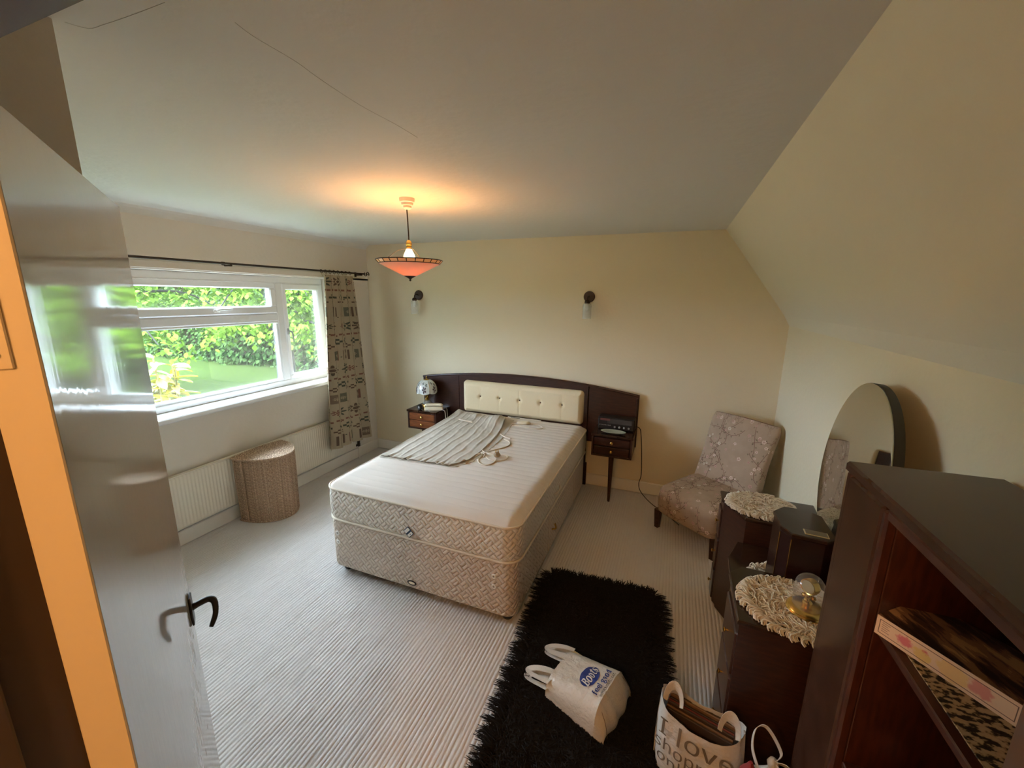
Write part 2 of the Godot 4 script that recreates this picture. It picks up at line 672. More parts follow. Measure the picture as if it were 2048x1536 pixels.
# ---------------------------------------------------------------- window and garden
func window_and_garden() -> void:
	var x := -0.075
	var z0 := 0.65
	var z1 := 2.92
	var w := thing("window_1", "wide white window with a top vent over the garden", "window", V(-0.08, -0.041, -0.104), 0.0, "", "structure")
	w.scale = V(1, 1.021, 1.029)
	var fr := MB.new()
	fr.box(V(x, 1.0475, (z0 + z1) / 2), V(0.07, 0.055, z1 - z0), 0.006)
	fr.box(V(x, 2.0, (z0 + z1) / 2), V(0.07, 0.06, z1 - z0), 0.006)
	for z in [z0 + 0.0275, z1 - 0.0275]:
		fr.box(V(x, 1.525, z), V(0.07, 0.9, 0.055), 0.006)
	for z in [1.15, 2.34]:
		fr.box(V(x, 1.525, z), V(0.07, 0.9, 0.078), 0.008)
	fr.box(V(x, 1.665, 1.745), V(0.07, 0.072, 1.12), 0.008)
	part("frame", fr, M.upvc, w)
	# top vent sash, standing proud of the frame
	var sash := MB.new()
	sash.box(V(x + 0.012, 1.735, 1.745), V(0.07, 0.066, 1.11), 0.01)
	sash.box(V(x + 0.012, 1.945, 1.745), V(0.07, 0.055, 1.11), 0.01)
	for z in [1.22, 2.27]:
		sash.box(V(x + 0.012, 1.84, z), V(0.07, 0.16, 0.06), 0.01)
	var vs := part("vent_sash", sash, M.upvc, w)
	part("pane", MB.new().box(V(x, 1.845, 1.745), V(0.006, 0.16, 1.0)), M.pane_glass, vs)
	var hd := MB.new()
	hd.box(V(x + 0.055, 1.738, 1.73), V(0.016, 0.024, 0.05), 0.006)
	hd.tube([V(x + 0.06, 1.742, 1.735), V(x + 0.078, 1.748, 1.72), V(x + 0.08, 1.75, 1.68), V(x + 0.078, 1.75, 1.62)], [0.009, 0.008, 0.007, 0.006], 8)
	part("window_handle", hd, M.white_plastic, vs)
	# fixed lower light with beading
	var bead := MB.new()
	for s in [[V(x + 0.02, 1.085, 1.745), V(0.02, 0.02, 1.12)], [V(x + 0.02, 1.622, 1.745), V(0.02, 0.018, 1.12)], [V(x + 0.02, 1.35, 1.2), V(0.02, 0.52, 0.02)], [V(x + 0.02, 1.35, 2.29), V(0.02, 0.52, 0.02)]]:
		bead.box(s[0], s[1], 0.005)
	part("bead", bead, M.upvc, w)
	part("pane", MB.new().box(V(x, 1.35, 1.745), V(0.006, 0.56, 1.12)), M.pane_glass, w)
	for c in [0.905, 2.6225]:
		var cs := MB.new()
		cs.box(V(x + 0.01, 1.094, c), V(0.07, 0.045, 0.44), 0.01)
		cs.box(V(x + 0.01, 1.94, c), V(0.07, 0.06, 0.44), 0.01)
		for s in [-1.0, 1.0]:
			cs.box(V(x + 0.01, 1.52, c + s * 0.198), V(0.07, 0.82, 0.045), 0.01)
		var ca := part("casement", cs, M.upvc, w)
		part("pane", MB.new().box(V(x, 1.51, c), V(0.006, 0.8, 0.36)), M.pane_glass, ca)
		var hz: float = c + (0.2 if c < 1.5 else -0.2)
		var h2 := MB.new()
		h2.box(V(x + 0.05, 1.53, hz), V(0.016, 0.06, 0.024), 0.006)
		h2.tube([V(x + 0.058, 1.535, hz), V(x + 0.08, 1.525, hz - 0.012), V(x + 0.084, 1.49, hz - 0.02), V(x + 0.082, 1.43, hz - 0.022)], [0.009, 0.008, 0.007, 0.006], 8)
		part("window_handle", h2, M.grey_plastic, ca)
	var sill := MB.new()
	sill.box(V(-0.035, 0.981, 1.735), V(0.2, 0.04, 2.4), 0.008)
	structure("window_sill", sill, M.upvc, "white sill board under the bedroom window", "sill")
	structure("trim_2", MB.new().box(V(0.008, 2.062, 1.75), V(0.016, 0.05, 2.7), 0.004), M.wall_white, "painted batten above the window under the curtain pole", "batten")
	# outside
	var grass := mat("lawn_green", Color.WHITE, 0.95, 0.0, 0.1)
	grass.albedo_texture = noise_tex(0.02, 5, false, 1.0, ramp([[0.3, rgb(49, 63, 26)], [0.5, rgb(55, 70, 30)], [0.7, rgb(62, 77, 34)]]), 41)
	grass.uv1_triplanar = true
	grass.uv1_world_triplanar = true
	grass.uv1_scale = V(0.35, 0.35, 0.35)
	solo("lawn", MB.new().box(V(-30, GROUND - 0.1, 0), V(59, 0.2, 90)), grass, "mown green lawn outside the window", "lawn", Vector3.ZERO, "", "structure")
	var leafm := mat("foliage", Color.WHITE, 0.85, 0.0, 0.15)
	leafm.vertex_color_use_as_albedo = true
	leafm.backlight_enabled = true
	leafm.backlight = Color(0.12, 0.16, 0.05)
	var leaf := MB.new()
	var lr := []
	for i in 4:
		var a := i / 3.0
		var ww := 0.36 * sin(PI * clampf(a * 0.9 + 0.08, 0.0, 1.0))
		lr.append([V(-ww, 0.1 * absf(ww) - 0.25 * a * a, a), V(0, -0.25 * a * a - 0.03, a), V(ww, 0.1 * absf(ww) - 0.25 * a * a, a)])
	leaf.grid(lr)
	var leaf_mesh := leaf.mesh()
	var bark := bumpy(mat("bark", rgb(40, 36, 31), 0.95), noise_tex(0.05, 4, true, 8.0, null, 42), 1.0, V(1, 1, 1))
	# hedge along the far edge of the lawn
	var hg := thing("hedge", "tall clipped green hedge along the far edge of the lawn", "hedge", V(-18, GROUND, -14.1))
	var core := mat("hedge_core_brown", rgb(92, 80, 60), 1.0, 0.0, 0.1)
	part("solid_core", MB.new().box(V(0, 2.9, -1.3), V(36, 5.8, 0.8), 0.3), core, hg)  # added solid block behind the leaves, keeps bright sky out of the gaps
	var xs := []
	var cs2 := []
	for i in 24000:
		var px := rv(-18.0, 18.0)
		var bulge := 0.5 * sin(px * 0.9) + 0.35 * sin(px * 2.3 + 1.0)
		var py := pow(rng.randf(), 0.9) * 6.4
		var pz := 0.3 + bulge * 0.5 + rv(-0.9, 0.25) - 0.06 * py
		var bs := Basis.from_euler(V(rv(0.1, 1.3), rv(-1.3, 1.3), rv(-0.5, 0.5))).scaled(Vector3.ONE * rv(0.16, 0.3))
		xs.append(Transform3D(bs, V(px, py, pz)))
		var k := rng.randf()
		cs2.append(Color(0.045, 0.09, 0.022).lerp(Color(0.06, 0.115, 0.028), k))
	many("leaves", leaf_mesh, leafm, hg, xs, cs2)
	# beech trees whose branches hang over the lawn
	beech(V(-19.5, GROUND, -6.2), 5.4, 14000, "broad fresh-green beech tree with low hanging branches over the lawn", leaf_mesh, leafm, bark, 51)
	beech(V(-7.0, GROUND, -10.4), 3.9, 9000, "smaller fresh-green beech tree standing close to the hedge", leaf_mesh, leafm, bark, 52)
	beech(V(-25.0, GROUND, -4.0), 5.5, 9000, "fresh-green beech tree standing apart from the hedge on the open lawn side", leaf_mesh, leafm, bark, 53)
	beech(V(-12.95, GROUND, -9.3), 3.4, 8000, "fresh-green beech tree standing in the middle of the lawn", leaf_mesh, leafm, bark, 54)
	# yellow-leaved shrub close to the glass
	var sh := thing("golden_shrub", "golden yellow leaved shrub growing up beside the window", "shrub", V(-1.5, GROUND, 1.42))
	var stemm := mat("shrub_stem", rgb(110, 100, 54), 0.7)
	var gold := [mat("leaf_gold", rgb(164, 150, 30), 0.5), mat("leaf_lime", rgb(140, 142, 40), 0.5), mat("leaf_pale", rgb(172, 162, 72), 0.5)]
	for g in gold:
		g.backlight_enabled = true
		g.backlight = Color(0.16, 0.15, 0.03)
	var lm := []
	for k in 3:
		var l2 := MB.new()
		var rr := []
		for i in 7:
			var a := i / 6.0
			var ww := 0.034 * pow(sin(PI * clampf(a * 0.93 + 0.05, 0.0, 1.0)), 0.8)
			var droop := (0.2 + 0.25 * k) * a * a * 0.16
			rr.append([V(-ww, 0.012 - droop, a * 0.16), V(0, -droop, a * 0.16), V(ww, 0.012 - droop, a * 0.16)])
		l2.sheet(rr, 0.0012)
		lm.append(l2.mesh())
	rng.seed = 77
	for s in 15:
		var ang := rv(0, TAU)
		var spread := rv(0.03, 0.4)
		var top := 3.93 - spread * 1.5 - rv(0.0, 0.25)
		var base := V(rv(-0.06, 0.06), 0.0, rv(-0.06, 0.06))
		var tip := V(cos(ang) * spread * 0.6, top, sin(ang) * spread)
		var path := curve_pts([base, base.lerp(tip, 0.4) + V(0, 0.1, 0), base.lerp(tip, 0.75) + V(0, 0.1, 0), tip], 6)
		part("stem", MB.new().tube(path, 0.008, 6), stemm, sh)
		for q in 13:
			var tt := 1.0 - 0.022 * q
			var p := path[clampi(int(tt * (path.size() - 1)), 0, path.size() - 1)] as Vector3
			p = base.lerp(tip, tt) if q > 1 else tip
			p.y = top - q * 0.045
			var o := part("leaf", lm[q % 3], gold[(q * 7 + s) % 3], sh, p)
			o.rotation = V(rv(-0.5, 0.5), q * 2.4 + s, rv(-0.3, 0.3))
			o.scale = Vector3.ONE * rv(0.85, 1.35)

func beech(at: Vector3, reach: float, count: int, label: String, leaf: Mesh, leafm: Material, bark: Material, sd: int) -> void:
	rng.seed = sd
	var t := thing("beech_tree", label, "tree", at, 0.0, "trees on the lawn")
	var tr := MB.new()
	tr.tube(curve_pts([V(0, 0, 0), V(0.1, 2, 0), V(0.0, 5, 0.1), V(0.1, 9, 0)], 4), [0.42, 0.4, 0.38, 0.37, 0.36, 0.34, 0.32, 0.3, 0.27, 0.24, 0.2, 0.16, 0.1], 10)
	part("trunk", tr, bark, t)
	var xs := []
	var cs := []
	for k in 26:
		var ang := TAU * k * 0.382 + rv(-0.2, 0.2)
		var y0 := 2.3 + k * 0.25
		var ln := reach * (1.0 - 0.025 * k) * rv(0.75, 1.0)
		var d := V(cos(ang), 0, sin(ang))
		var pts := [V(0, y0, 0), d * ln * 0.35 + V(0, y0 + 0.9, 0), d * ln * 0.7 + V(0, y0 + 0.9, 0), d * ln + V(0, y0 + 0.1, 0)]
		var path := curve_pts(pts, 5)
		var rad := []
		for i in path.size():
			rad.append(0.09 * (1.0 - float(i) / path.size()) + 0.012)
		part("branch", MB.new().tube(path, rad, 6), bark, t)
		for q in count / 26:
			var u := pow(rng.randf(), 0.6)
			var p: Vector3 = path[int(u * (path.size() - 1))]
			var side := d.cross(Vector3.UP) * rv(-1, 1) * (0.35 + 0.9 * u)
			p += side + V(rv(-0.3, 0.3), rv(-0.55, 0.15) - 0.25 * side.length(), rv(-0.3, 0.3))
			var bs := Basis.from_euler(V(rv(0.0, 0.9), rv(0, TAU), rv(-0.4, 0.4))).scaled(Vector3.ONE * rv(0.15, 0.27))
			xs.append(Transform3D(bs, p))
			var c := rng.randf()
			cs.append(Color(0.095, 0.18, 0.016).lerp(Color(0.125, 0.225, 0.022), c))
	many("leaves", leaf, leafm, t, xs, cs)

# ---------------------------------------------------------------- door and hall
func door_and_hall() -> void:
	# door leaf, swung wide open; local x runs from the hinge to the handle
	var d := thing("door_1", "glossy grey-beige painted flush door standing wide open", "door", V(2.594, 0.0, 3.647), 0.0, "", "structure")
	d.rotation.y = atan2(0.5513, -0.8343) * 1.0
	var wd := 0.802
	part("leaf", MB.new().box(V(wd / 2, 1.055, -0.0245), V(wd, 2.09, 0.047), 0.003), M.door_gloss, d)
	part("hinge_edge", MB.new().box(V(-0.002, 1.055, -0.0245), V(0.004, 2.088, 0.048), 0.002), M.warm_lit_paint, d, Vector3.ZERO, "door edge in cream paint tinted towards the hall light")
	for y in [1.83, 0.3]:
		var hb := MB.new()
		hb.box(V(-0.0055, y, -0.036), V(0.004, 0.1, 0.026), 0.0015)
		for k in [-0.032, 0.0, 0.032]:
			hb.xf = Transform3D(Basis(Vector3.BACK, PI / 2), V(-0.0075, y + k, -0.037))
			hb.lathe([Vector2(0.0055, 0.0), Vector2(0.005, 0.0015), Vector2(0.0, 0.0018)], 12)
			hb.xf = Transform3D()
		part("hinge", hb, M.warm_lit_paint, d)
	# lever handle on a long plate, seen edge on
	for s in [-1.0, 1.0]:
		var zf := -0.049 if s < 0 else 0.0
		var hp := MB.new()
		hp.box(V(wd - 0.035, 0.868, zf + s * 0.003), V(0.04, 0.1, 0.006), 0.002)
		var pl := part("handle_plate", hp, M.iron, d)
		var lv := MB.new()
		var pts := [V(wd - 0.035, 0.872, zf), V(wd - 0.035, 0.88, zf + s * 0.025), V(wd - 0.037, 0.885, zf + s * 0.05), V(wd - 0.05, 0.878, zf + s * 0.064), V(wd - 0.075, 0.85, zf + s * 0.064), V(wd - 0.1, 0.825, zf + s * 0.05)]
		lv.tube(curve_pts(pts, 5), [0.012, 0.0115, 0.011, 0.0105, 0.01, 0.01, 0.01, 0.01, 0.01, 0.01, 0.01, 0.01, 0.01, 0.01, 0.0095, 0.009, 0.009, 0.0085, 0.0085, 0.008, 0.008, 0.008, 0.008, 0.0075, 0.007, 0.006], 10)
		part("lever", lv, M.iron, pl)
	# door frame lining
	var f := MB.new()
	f.box(V(2.545, 1.06, ZD + 0.066), V(0.034, 2.12, 0.13), 0.004)
	f.box(V(3.53, 1.06, ZD + 0.06), V(0.034, 2.12, 0.13), 0.004)
	f.box(V(3.04, 2.135, ZD + 0.06), V(1.02, 0.034, 0.13), 0.004)
	f.box(V(2.57, 1.06, ZD + 0.105), V(0.016, 2.12, 0.04), 0.003)
	structure("door_frame", f, M.brown_paint, "brown painted lining of the bedroom doorway", "door frame")
	# hall behind the camera
	var b := MB.new()
	b.box(V(3.1, 1.25, 5.36), V(3.2, 3.1, 0.12))
	b.box(V(1.55, 1.25, 4.55), V(0.12, 3.1, 1.6))
	b.box(V(4.55, 1.25, 4.55), V(0.12, 3.1, 1.6))
	structure("wall_hall", b, M.wall_paint, "cream walls of the hall outside the bedroom door", "wall")
	structure("floor_hall", MB.new().box(V(3.05, -0.06, 4.55), V(3.1, 0.12, 1.7)), M.carpet_wool, "carpeted floor of the hall outside the bedroom", "floor")
	structure("ceiling_hall", MB.new().box(V(3.05, 2.5, 4.58), V(3.1, 0.15, 1.6)), M.ceiling_paint, "plaster ceiling of the hall outside the bedroom", "ceiling")
	var l := thing("hall_lamp", "round opal globe lamp on the hall ceiling", "lamp", V(3.0, 2.2, 4.75))
	var om := mat("opal_glow", rgb(255, 220, 170), 0.4)
	om.emission_enabled = true
	om.emission = Color(1.0, 0.72, 0.4)
	om.emission_energy_multiplier = 0.6
	part("gallery", MB.new().lathe([Vector2(0.0, 0.1), Vector2(0.06, 0.1), Vector2(0.07, 0.222), Vector2(0.0, 0.222)], 24), M.brass, l)
	var pr := []
	for k in 13:
		var a := -PI / 2 + PI * k / 12
		pr.append(Vector2(cos(a) * 0.1, sin(a) * 0.1))
	part("globe", MB.new().lathe(pr, 24), om, l)
	var ol := OmniLight3D.new()
	ol.name = "hall_bulb_light"
	ol.light_color = Color(1.0, 0.74, 0.47)
	ol.light_energy = 0.1
	ol.light_size = 0.08
	ol.omni_range = 12.0
	ol.omni_attenuation = 2.0
	ol.shadow_enabled = true
	l.add_child(ol)

# ---------------------------------------------------------------- bed
const BX := 1.959
const BZ := 1.088
const BW := 1.348
const BL := 1.9

func skirt(mb: MB, w: float, d: float, r: float, levels: Array, c: Vector3) -> void:
	# rounded-box side with uv in metres; levels are [y, grow]
	var loop := rrect(w, d, r, 8)
	loop.append(loop[0])
	var run := [0.0]
	for k in range(1, loop.size()):
		run.append(run[k - 1] + (loop[k] as Vector2).distance_to(loop[k - 1]))
	var rows := []
	var uv := []
	for l in levels:
		var row := []
		var ur := []
		for k in loop.size():
			var p: Vector2 = loop[k]
			var o := Vector2(p.x / (w * 0.5), p.y / (d * 0.5))
			var nn := Vector2(signf(o.x) * pow(absf(o.x), 8.0), signf(o.y) * pow(absf(o.y), 8.0)).normalized()
			p += nn * l[1]
			row.append(V(c.x + p.x, l[0], c.z + p.y))
			ur.append(Vector2(run[k], l[0]))
		rows.append(row)
		uv.append(ur)
	mb.grid(rows, false, false, uv)

func loop_tube(mb: MB, w: float, d: float, r: float, y: float, rad: float, c: Vector3) -> void:
	var loop := rrect(w, d, r, 8)
	var path := []
	for p in loop:
		path.append(V(c.x + p.x, y, c.z + p.y))
	path.append(path[0])
	path.append(path[1])
	mb.tube(path, rad, 8, false)

func bed_top(y: float, w: float, d: float, r: float, c: Vector3, quilt: bool) -> MB:
	var rows := []
	var nz := 380 if quilt else 24
	var nx := 60
	var wob := FastNoiseLite.new()
	wob.seed = 8
	wob.frequency = 2.2
	for i in nz + 1:
		var z := -d / 2 + d * i / nz
		var hw := w / 2
		var e := d / 2 - absf(z)
		if e < r:
			hw -= r - sqrt(maxf(r * r - (r - e) * (r - e), 0.0))
		var row := []
		for j in nx + 1:
			var s := -1.0 + 2.0 * j / nx
			s = signf(s) * (1.0 - pow(1.0 - absf(s), 1.6))
			var x := s * hw
			var edge := minf(hw - absf(x), e)
			var yy := y
			if quilt:
				yy -= 0.042 * pow(clampf(1.0 - edge / 0.09, 0.0, 1.0), 2.0)
				var q := (z + 0.012 * wob.get_noise_2d(x * 1.5, z)) / 0.068
				var cr := absf(sin(PI * q))
				yy += 0.006 * (pow(cr, 0.5) - 1.0) * clampf(edge / 0.03, 0.0, 1.0)
				yy += 0.006 * wob.get_noise_2d(x * 0.9 + 4.0, z * 0.9)
			row.append(V(c.x + x, yy, c.z + z))
		rows.append(row)
	return MB.new().grid(rows)

func bed() -> void:
	var c := V(BX, 0, BZ)
	# divan base
	var dv := thing("divan_base", "beige quilted divan bed base on castors", "bed base")
	var s := MB.new()
	skirt(s, BW, BL, 0.07, [[0.06, -0.006], [0.075, 0.0], [0.22, 0.0], [0.385, 0.0], [0.4, -0.008]], c)
	part("upholstery", s, M.divan_cloth, dv)
	part("deck", bed_top(0.4, BW - 0.016, BL - 0.016, 0.07, c, false), M.divan_cloth, dv)
	part("underside", MB.new().box(V(BX, 0.064, BZ), V(BW - 0.06, 0.012, BL - 0.06)), M.black_plastic, dv)
	for p in [Vector2(-0.6, -0.85), Vector2(0.6, -0.85), Vector2(-0.6, 0.87), Vector2(0.6, 0.87)]:
		var k := MB.new()
		k.at(V(BX + p.x, 0, BZ + p.y)).lathe([Vector2(0.0, 0.0), Vector2(0.03, 0.0), Vector2(0.034, 0.008), Vector2(0.034, 0.05), Vector2(0.03, 0.06), Vector2(0, 0.06)], 18)
		part("castor", k, M.black_plastic, dv)
	# white ventilation eyelets on the foot end
	for p in [Vector2(-0.6, 0.31), Vector2(-0.6, 0.245), Vector2(0.545, 0.31), Vector2(0.545, 0.245)]:
		var k := MB.new()
		k.xf = Transform3D(Basis(Vector3.RIGHT, PI / 2), V(BX + p.x, p.y, BZ + BL / 2 + 0.0005))
		k.lathe([Vector2(0.006, 0.001), Vector2(0.007, 0.004), Vector2(0.012, 0.005), Vector2(0.015, 0.003), Vector2(0.016, 0.0)], 18)
		var ey := part("eyelet", k, M.white_plastic, dv)
		var h := MB.new()
		h.xf = k.xf
		h.lathe([Vector2(0.0065, 0.0), Vector2(0.0065, 0.0022), Vector2(0.0, 0.0022)], 12)
		part("eyelet_hole", h, M.grey_plastic, ey)
	# oval maker's badge
	var bd := MB.new()
	bd.xf = Transform3D(Basis(Vector3.RIGHT, PI / 2).scaled_local(V(1, 1, 0.5)), V(BX - 0.02, 0.1, BZ + BL / 2 + 0.0005))
	bd.lathe([Vector2(0.034, 0.0), Vector2(0.033, 0.003), Vector2(0.0, 0.0034)], 28)
	var badge := part("badge", bd, M.ink_black, dv)
	var bd2 := MB.new()
	bd2.xf = Transform3D(Basis(Vector3.RIGHT, PI / 2).scaled_local(V(1, 1, 0.45)), V(BX - 0.02, 0.1, BZ + BL / 2 + 0.0035))
	bd2.lathe([Vector2(0.029, 0.0), Vector2(0.0, 0.0006)], 28)
	part("badge_face", bd2, M.cream_plastic, badge)
	# drawer on the side away from the window
	var dr := MB.new()
	for q in [[V(BX + BW / 2 + 0.002, 0.2, BZ + 0.28), V(0.006, 0.24, 0.006)], [V(BX + BW / 2 + 0.002, 0.2, BZ - 0.5), V(0.006, 0.24, 0.006)], [V(BX + BW / 2 + 0.002, 0.32, BZ - 0.11), V(0.006, 0.006, 0.78)]]:
		dr.box(q[0], q[1], 0.002)
	part("drawer_piping", dr, M.piping, dv)
	part("drawer_handle", MB.new().tube(curve_pts([V(BX + BW / 2, 0.21, BZ + 0.2), V(BX + BW / 2 + 0.02, 0.2, BZ + 0.16), V(BX + BW / 2, 0.21, BZ + 0.12)], 6), 0.006, 8), M.brass, dv)
	# mattress
	var mt := thing("mattress", "bare cream double mattress with quilted border on the divan", "mattress")
	s = MB.new()
	var y0 := 0.404
	var y1 := 0.63
	c = V(BX - 0.006, 0, BZ - 0.012)
	skirt(s, BW + 0.035, BL + 0.025, 0.1, [[y0, -0.012], [y0 + 0.02, -0.002], [y0 + 0.06, 0.003], [(y0 + y1) / 2, 0.004], [y1 - 0.06, 0.003], [y1 - 0.02, -0.002], [y1 - 0.008, -0.01]], c)
	part("quilted_border", s, M.mattress_side, mt)
	part("quilted_top", bed_top(0.664, BW + 0.032, BL + 0.022, 0.1, c, true), M.ticking, mt)
	part("underside", bed_top(0.405, BW - 0.03, BL - 0.03, 0.1, c, false), M.ticking, mt)
	var pp := MB.new()
	loop_tube(pp, BW + 0.034, BL + 0.024, 0.1, y1 - 0.004, 0.0075, c)
	part("piping", pp, M.piping, mt)
	pp = MB.new()
	loop_tube(pp, BW + 0.032, BL + 0.022, 0.1, y0 + 0.006, 0.0075, c)
	part("piping", pp, M.piping, mt)
	# blue and white maker's label, set on its corner
	var lb := MB.new()
	var fz := BZ + BL / 2 + 0.0105
	var lx := BX - 0.02
	lb.at(V(lx, 0.46, fz), V(0, 0, -45)).box(Vector3.ZERO, V(0.058, 0.05, 0.002), 0.0005)
	mat("label_blue", rgb(36, 62, 92), 0.6)
	var lab := part("maker_label", lb, M.label_blue, mt)
	for q in [[-0.0145, 0.0, 0.02, 0.042], [0.016, 0.0, 0.018, 0.042]]:
		var lf := MB.new()
		lf.at(V(lx, 0.46, fz), V(0, 0, -45)).box(V(q[0], q[1], 0.0014), V(q[2], q[3], 0.001))
		part("label_panel", lf, M.ink_white, lab)
	var dot := MB.new()
	dot.at(V(lx, 0.46, fz), V(0, 0, -45)).box(V(0.016, 0.002, 0.0022), V(0.006, 0.006, 0.0008))
	part("label_mark", dot, M.label_blue, lab)
	# woven label by the bed head
	var hl := part("head_label", MB.new().box(V(2.0, 0.656, 0.17), V(0.36, 0.003, 0.055), 0.001), M.ink_white, mt)
	var fnt := SystemFont.new()
	fnt.font_names = PackedStringArray(["Droid Sans"])
	fnt.font_weight = 700
	part("head_label_mark", MB.new().box(V(1.91, 0.6575, 0.17), V(0.1, 0.002, 0.018), 0.0005), M.ink_black, hl)
	part("carry_handle", MB.new().tube(curve_pts([V(BX + BW / 2 + 0.013, 0.5, 1.32), V(BX + BW / 2 + 0.028, 0.498, 1.27), V(BX + BW / 2 + 0.028, 0.498, 1.2), V(BX + BW / 2 + 0.013, 0.5, 1.15)], 5), 0.006, 8), M.piping, mt)

# ---------------------------------------------------------------- electric blanket with its leads
func bed_things() -> void:
	var wob := FastNoiseLite.new()
	wob.seed = 15
	wob.frequency = 2.5
	var bl := thing("electric_blanket", "folded pale grey electric underblanket lying on the mattress", "blanket")
	for layer in 2:
		var rows := []
		var nz := 110
		var nx := 130
		for i in nz + 1:
			var v := float(i) / nz
			var row := []
			for j in nx + 1:
				var u := float(j) / nx
				# corners on the mattress: head-left, head-right, foot-left, foot-right
				var hl := Vector2(1.285, 0.22)
				var hr := Vector2(1.85, 0.27)
				var fl := Vector2(1.335, 1.54)
				var fr := Vector2(1.99, 1.5)
				var p := hl.lerp(hr, u).lerp(fl.lerp(fr, u), v)
				p.x += 0.06 * sin(PI * v) * u
				# rounded corner at the foot
				var cu := clampf((u - 0.82) / 0.18, 0.0, 1.0)
				var cv := clampf((v - 0.88) / 0.12, 0.0, 1.0)
				p -= Vector2(0.02, 0.05) * cu * cu * cv
				p.y -= 0.06 * cu * cu * cv
				if layer == 0:
					p.x += 0.035 * u + 0.05 * u * clampf(1.0 - v * 1.2, 0, 1)
					p.y += 0.012 * v
				p.y += 0.012 * wob.get_noise_2d(u * 3.0, 7.0) * v
				var y := 0.661 + 0.004 * layer
				if layer == 1:
					var q := u * 9.0 + 0.25 * wob.get_noise_2d(u * 1.5, v * 1.6)
					y += 0.004 * pow(absf(cos(PI * q)), 10.0)
					y += 0.005 * (wob.get_noise_2d(u * 1.6 + 9.0, v * 1.6) + 0.4)
					# puckered hem at the foot
					y += 0.008 * clampf((v - 0.93) / 0.07, 0, 1) * absf(sin(u * 43.0))
					# raised fold near the head on the far side
					var g := Vector2((u - 0.86) / 0.16, (v - 0.1) / 0.12)
					y += 0.05 * exp(-g.length_squared())
					g = Vector2((u - 0.42) / 0.07, (v - 0.05) / 0.05)
					y += 0.02 * exp(-g.length_squared())
					g = Vector2((u - 0.02) / 0.1, (v - 0.0) / 0.08)
					y += 0.02 * exp(-g.length_squared())
				row.append(V(p.x, y + 0.006, p.y))
			rows.append(row)
		part("top_layer" if layer == 1 else "under_layer", MB.new().sheet(rows, 0.005), M.blanket_cloth, bl)
	# sewn-on tie tapes
	for q in [[V(1.42, 0.634, 0.42), V(1.5, 0.636, 0.44), V(1.58, 0.634, 0.45)], [V(1.95, 0.618, 0.62), V(2.0, 0.616, 0.66), V(2.07, 0.612, 0.68)], [V(1.96, 0.618, 1.02), V(2.0, 0.614, 1.06), V(2.05, 0.611, 1.05)]]:
		part("tie_tape", MB.new().tube(curve_pts(q, 5), 0.006, 6), M.cord_white, bl, V(0.03, 0.052, 0.1))
	# controllers, leads and plug
	var y := 0.613
	var ld := thing("blanket_lead", "cream electric lead trailing from the blanket with plug and switch", "cable", V(0.03, 0.053, 0.1))
	part("cord", MB.new().tube(curve_pts([V(1.93, y, 0.3), V(1.99, y, 0.27), V(2.06, y, 0.24), V(2.12, y, 0.22), V(2.2, y, 0.24), V(2.24, y, 0.3), V(2.2, y, 0.345), V(2.1, y, 0.34), V(2.0, y, 0.33), V(1.95, y, 0.34)], 6), 0.0055, 8), M.cord_white, ld)
	var sw := MB.new()
	var loops := []
	for k in 9:
		var a := k / 8.0
		var r := sqrt(maxf(1.0 - pow(2.0 * a - 1.0, 4.0), 0.02))
		var lp := []
		for e in superloop(0.052 * r, 0.03 * r, 3.0, 20):
			lp.append(V(1.97 + 0.13 * a + e.y * 0.0, 0.626 + e.y, 0.27 - 0.03 * a + e.x))
		loops.append(lp)
	sw.loft(loops)
	part("hand_switch", sw, M.cream_plastic, ld)
	part("cord", MB.new().tube(curve_pts([V(2.03, y, 0.72), V(2.09, y, 0.76), V(2.12, y, 0.84), V(2.09, y, 0.92), V(2.04, y, 1.0), V(2.02, y, 1.06), V(2.1, y, 1.07), V(2.19, y, 1.06), V(2.21, y, 1.12), V(2.17, y, 1.17), V(2.1, y, 1.18), V(2.04, y, 1.13), V(2.02, y, 1.2), V(2.06, y, 1.27), V(2.12, y, 1.28), V(2.15, y, 1.22), V(2.14, y, 1.15)], 6), 0.0055, 8), M.cord_white, ld)
	var pg := MB.new()
	pg.at(V(2.13, 0.632, 1.11), V(8, 40, 0)).box(Vector3.ZERO, V(0.05, 0.034, 0.046), 0.012)
	var plug := part("plug", pg, mat("plug_tan", rgb(150, 128, 100), 0.5), ld)
	for k in [-0.011, 0.011]:
		var pn := MB.new()
		pn.at(V(2.13, 0.632, 1.11), V(8, 40, 0)).box(V(k, 0.026, 0.0), V(0.006, 0.022, 0.004), 0.001)
		part("pin", pn, M.brass, plug)
	for q in 4:
		var a := q * 0.7 + 0.3
		part("tie", MB.new().tube(curve_pts([V(1.98 + q * 0.012, y + 0.004, 1.08 + 0.015 * q), V(2.0 + 0.03 * cos(a), y + 0.012, 1.11 + 0.03 * sin(a)), V(2.0 + 0.055 * cos(a + 0.4), y, 1.13 + 0.05 * sin(a + 0.4))], 5), 0.004, 6), M.cord_white, ld)

# ---------------------------------------------------------------- headboard and bedside stands
func top_y(x: float) -> float:
	# long shallow arch over the whole headboard
	var d := (x - 1.91) / 1.2
	return 1.068 - 0.1 * d * d

func arch_panel(x0: float, x1: float, yb: float, z0: float, z1: float, bev := 0.004) -> MB:
	var poly := [Vector2(x0, -yb), Vector2(x1, -yb)]
	for k in 21:
		var x := lerpf(x1, x0, k / 20.0)
		poly.append(Vector2(x, -top_y(x)))
	var b := MB.new()
	b.xf = Transform3D(Basis(Vector3.RIGHT, PI / 2), Vector3.ZERO)
	b.prism(poly, z0, z1, bev)
	return b

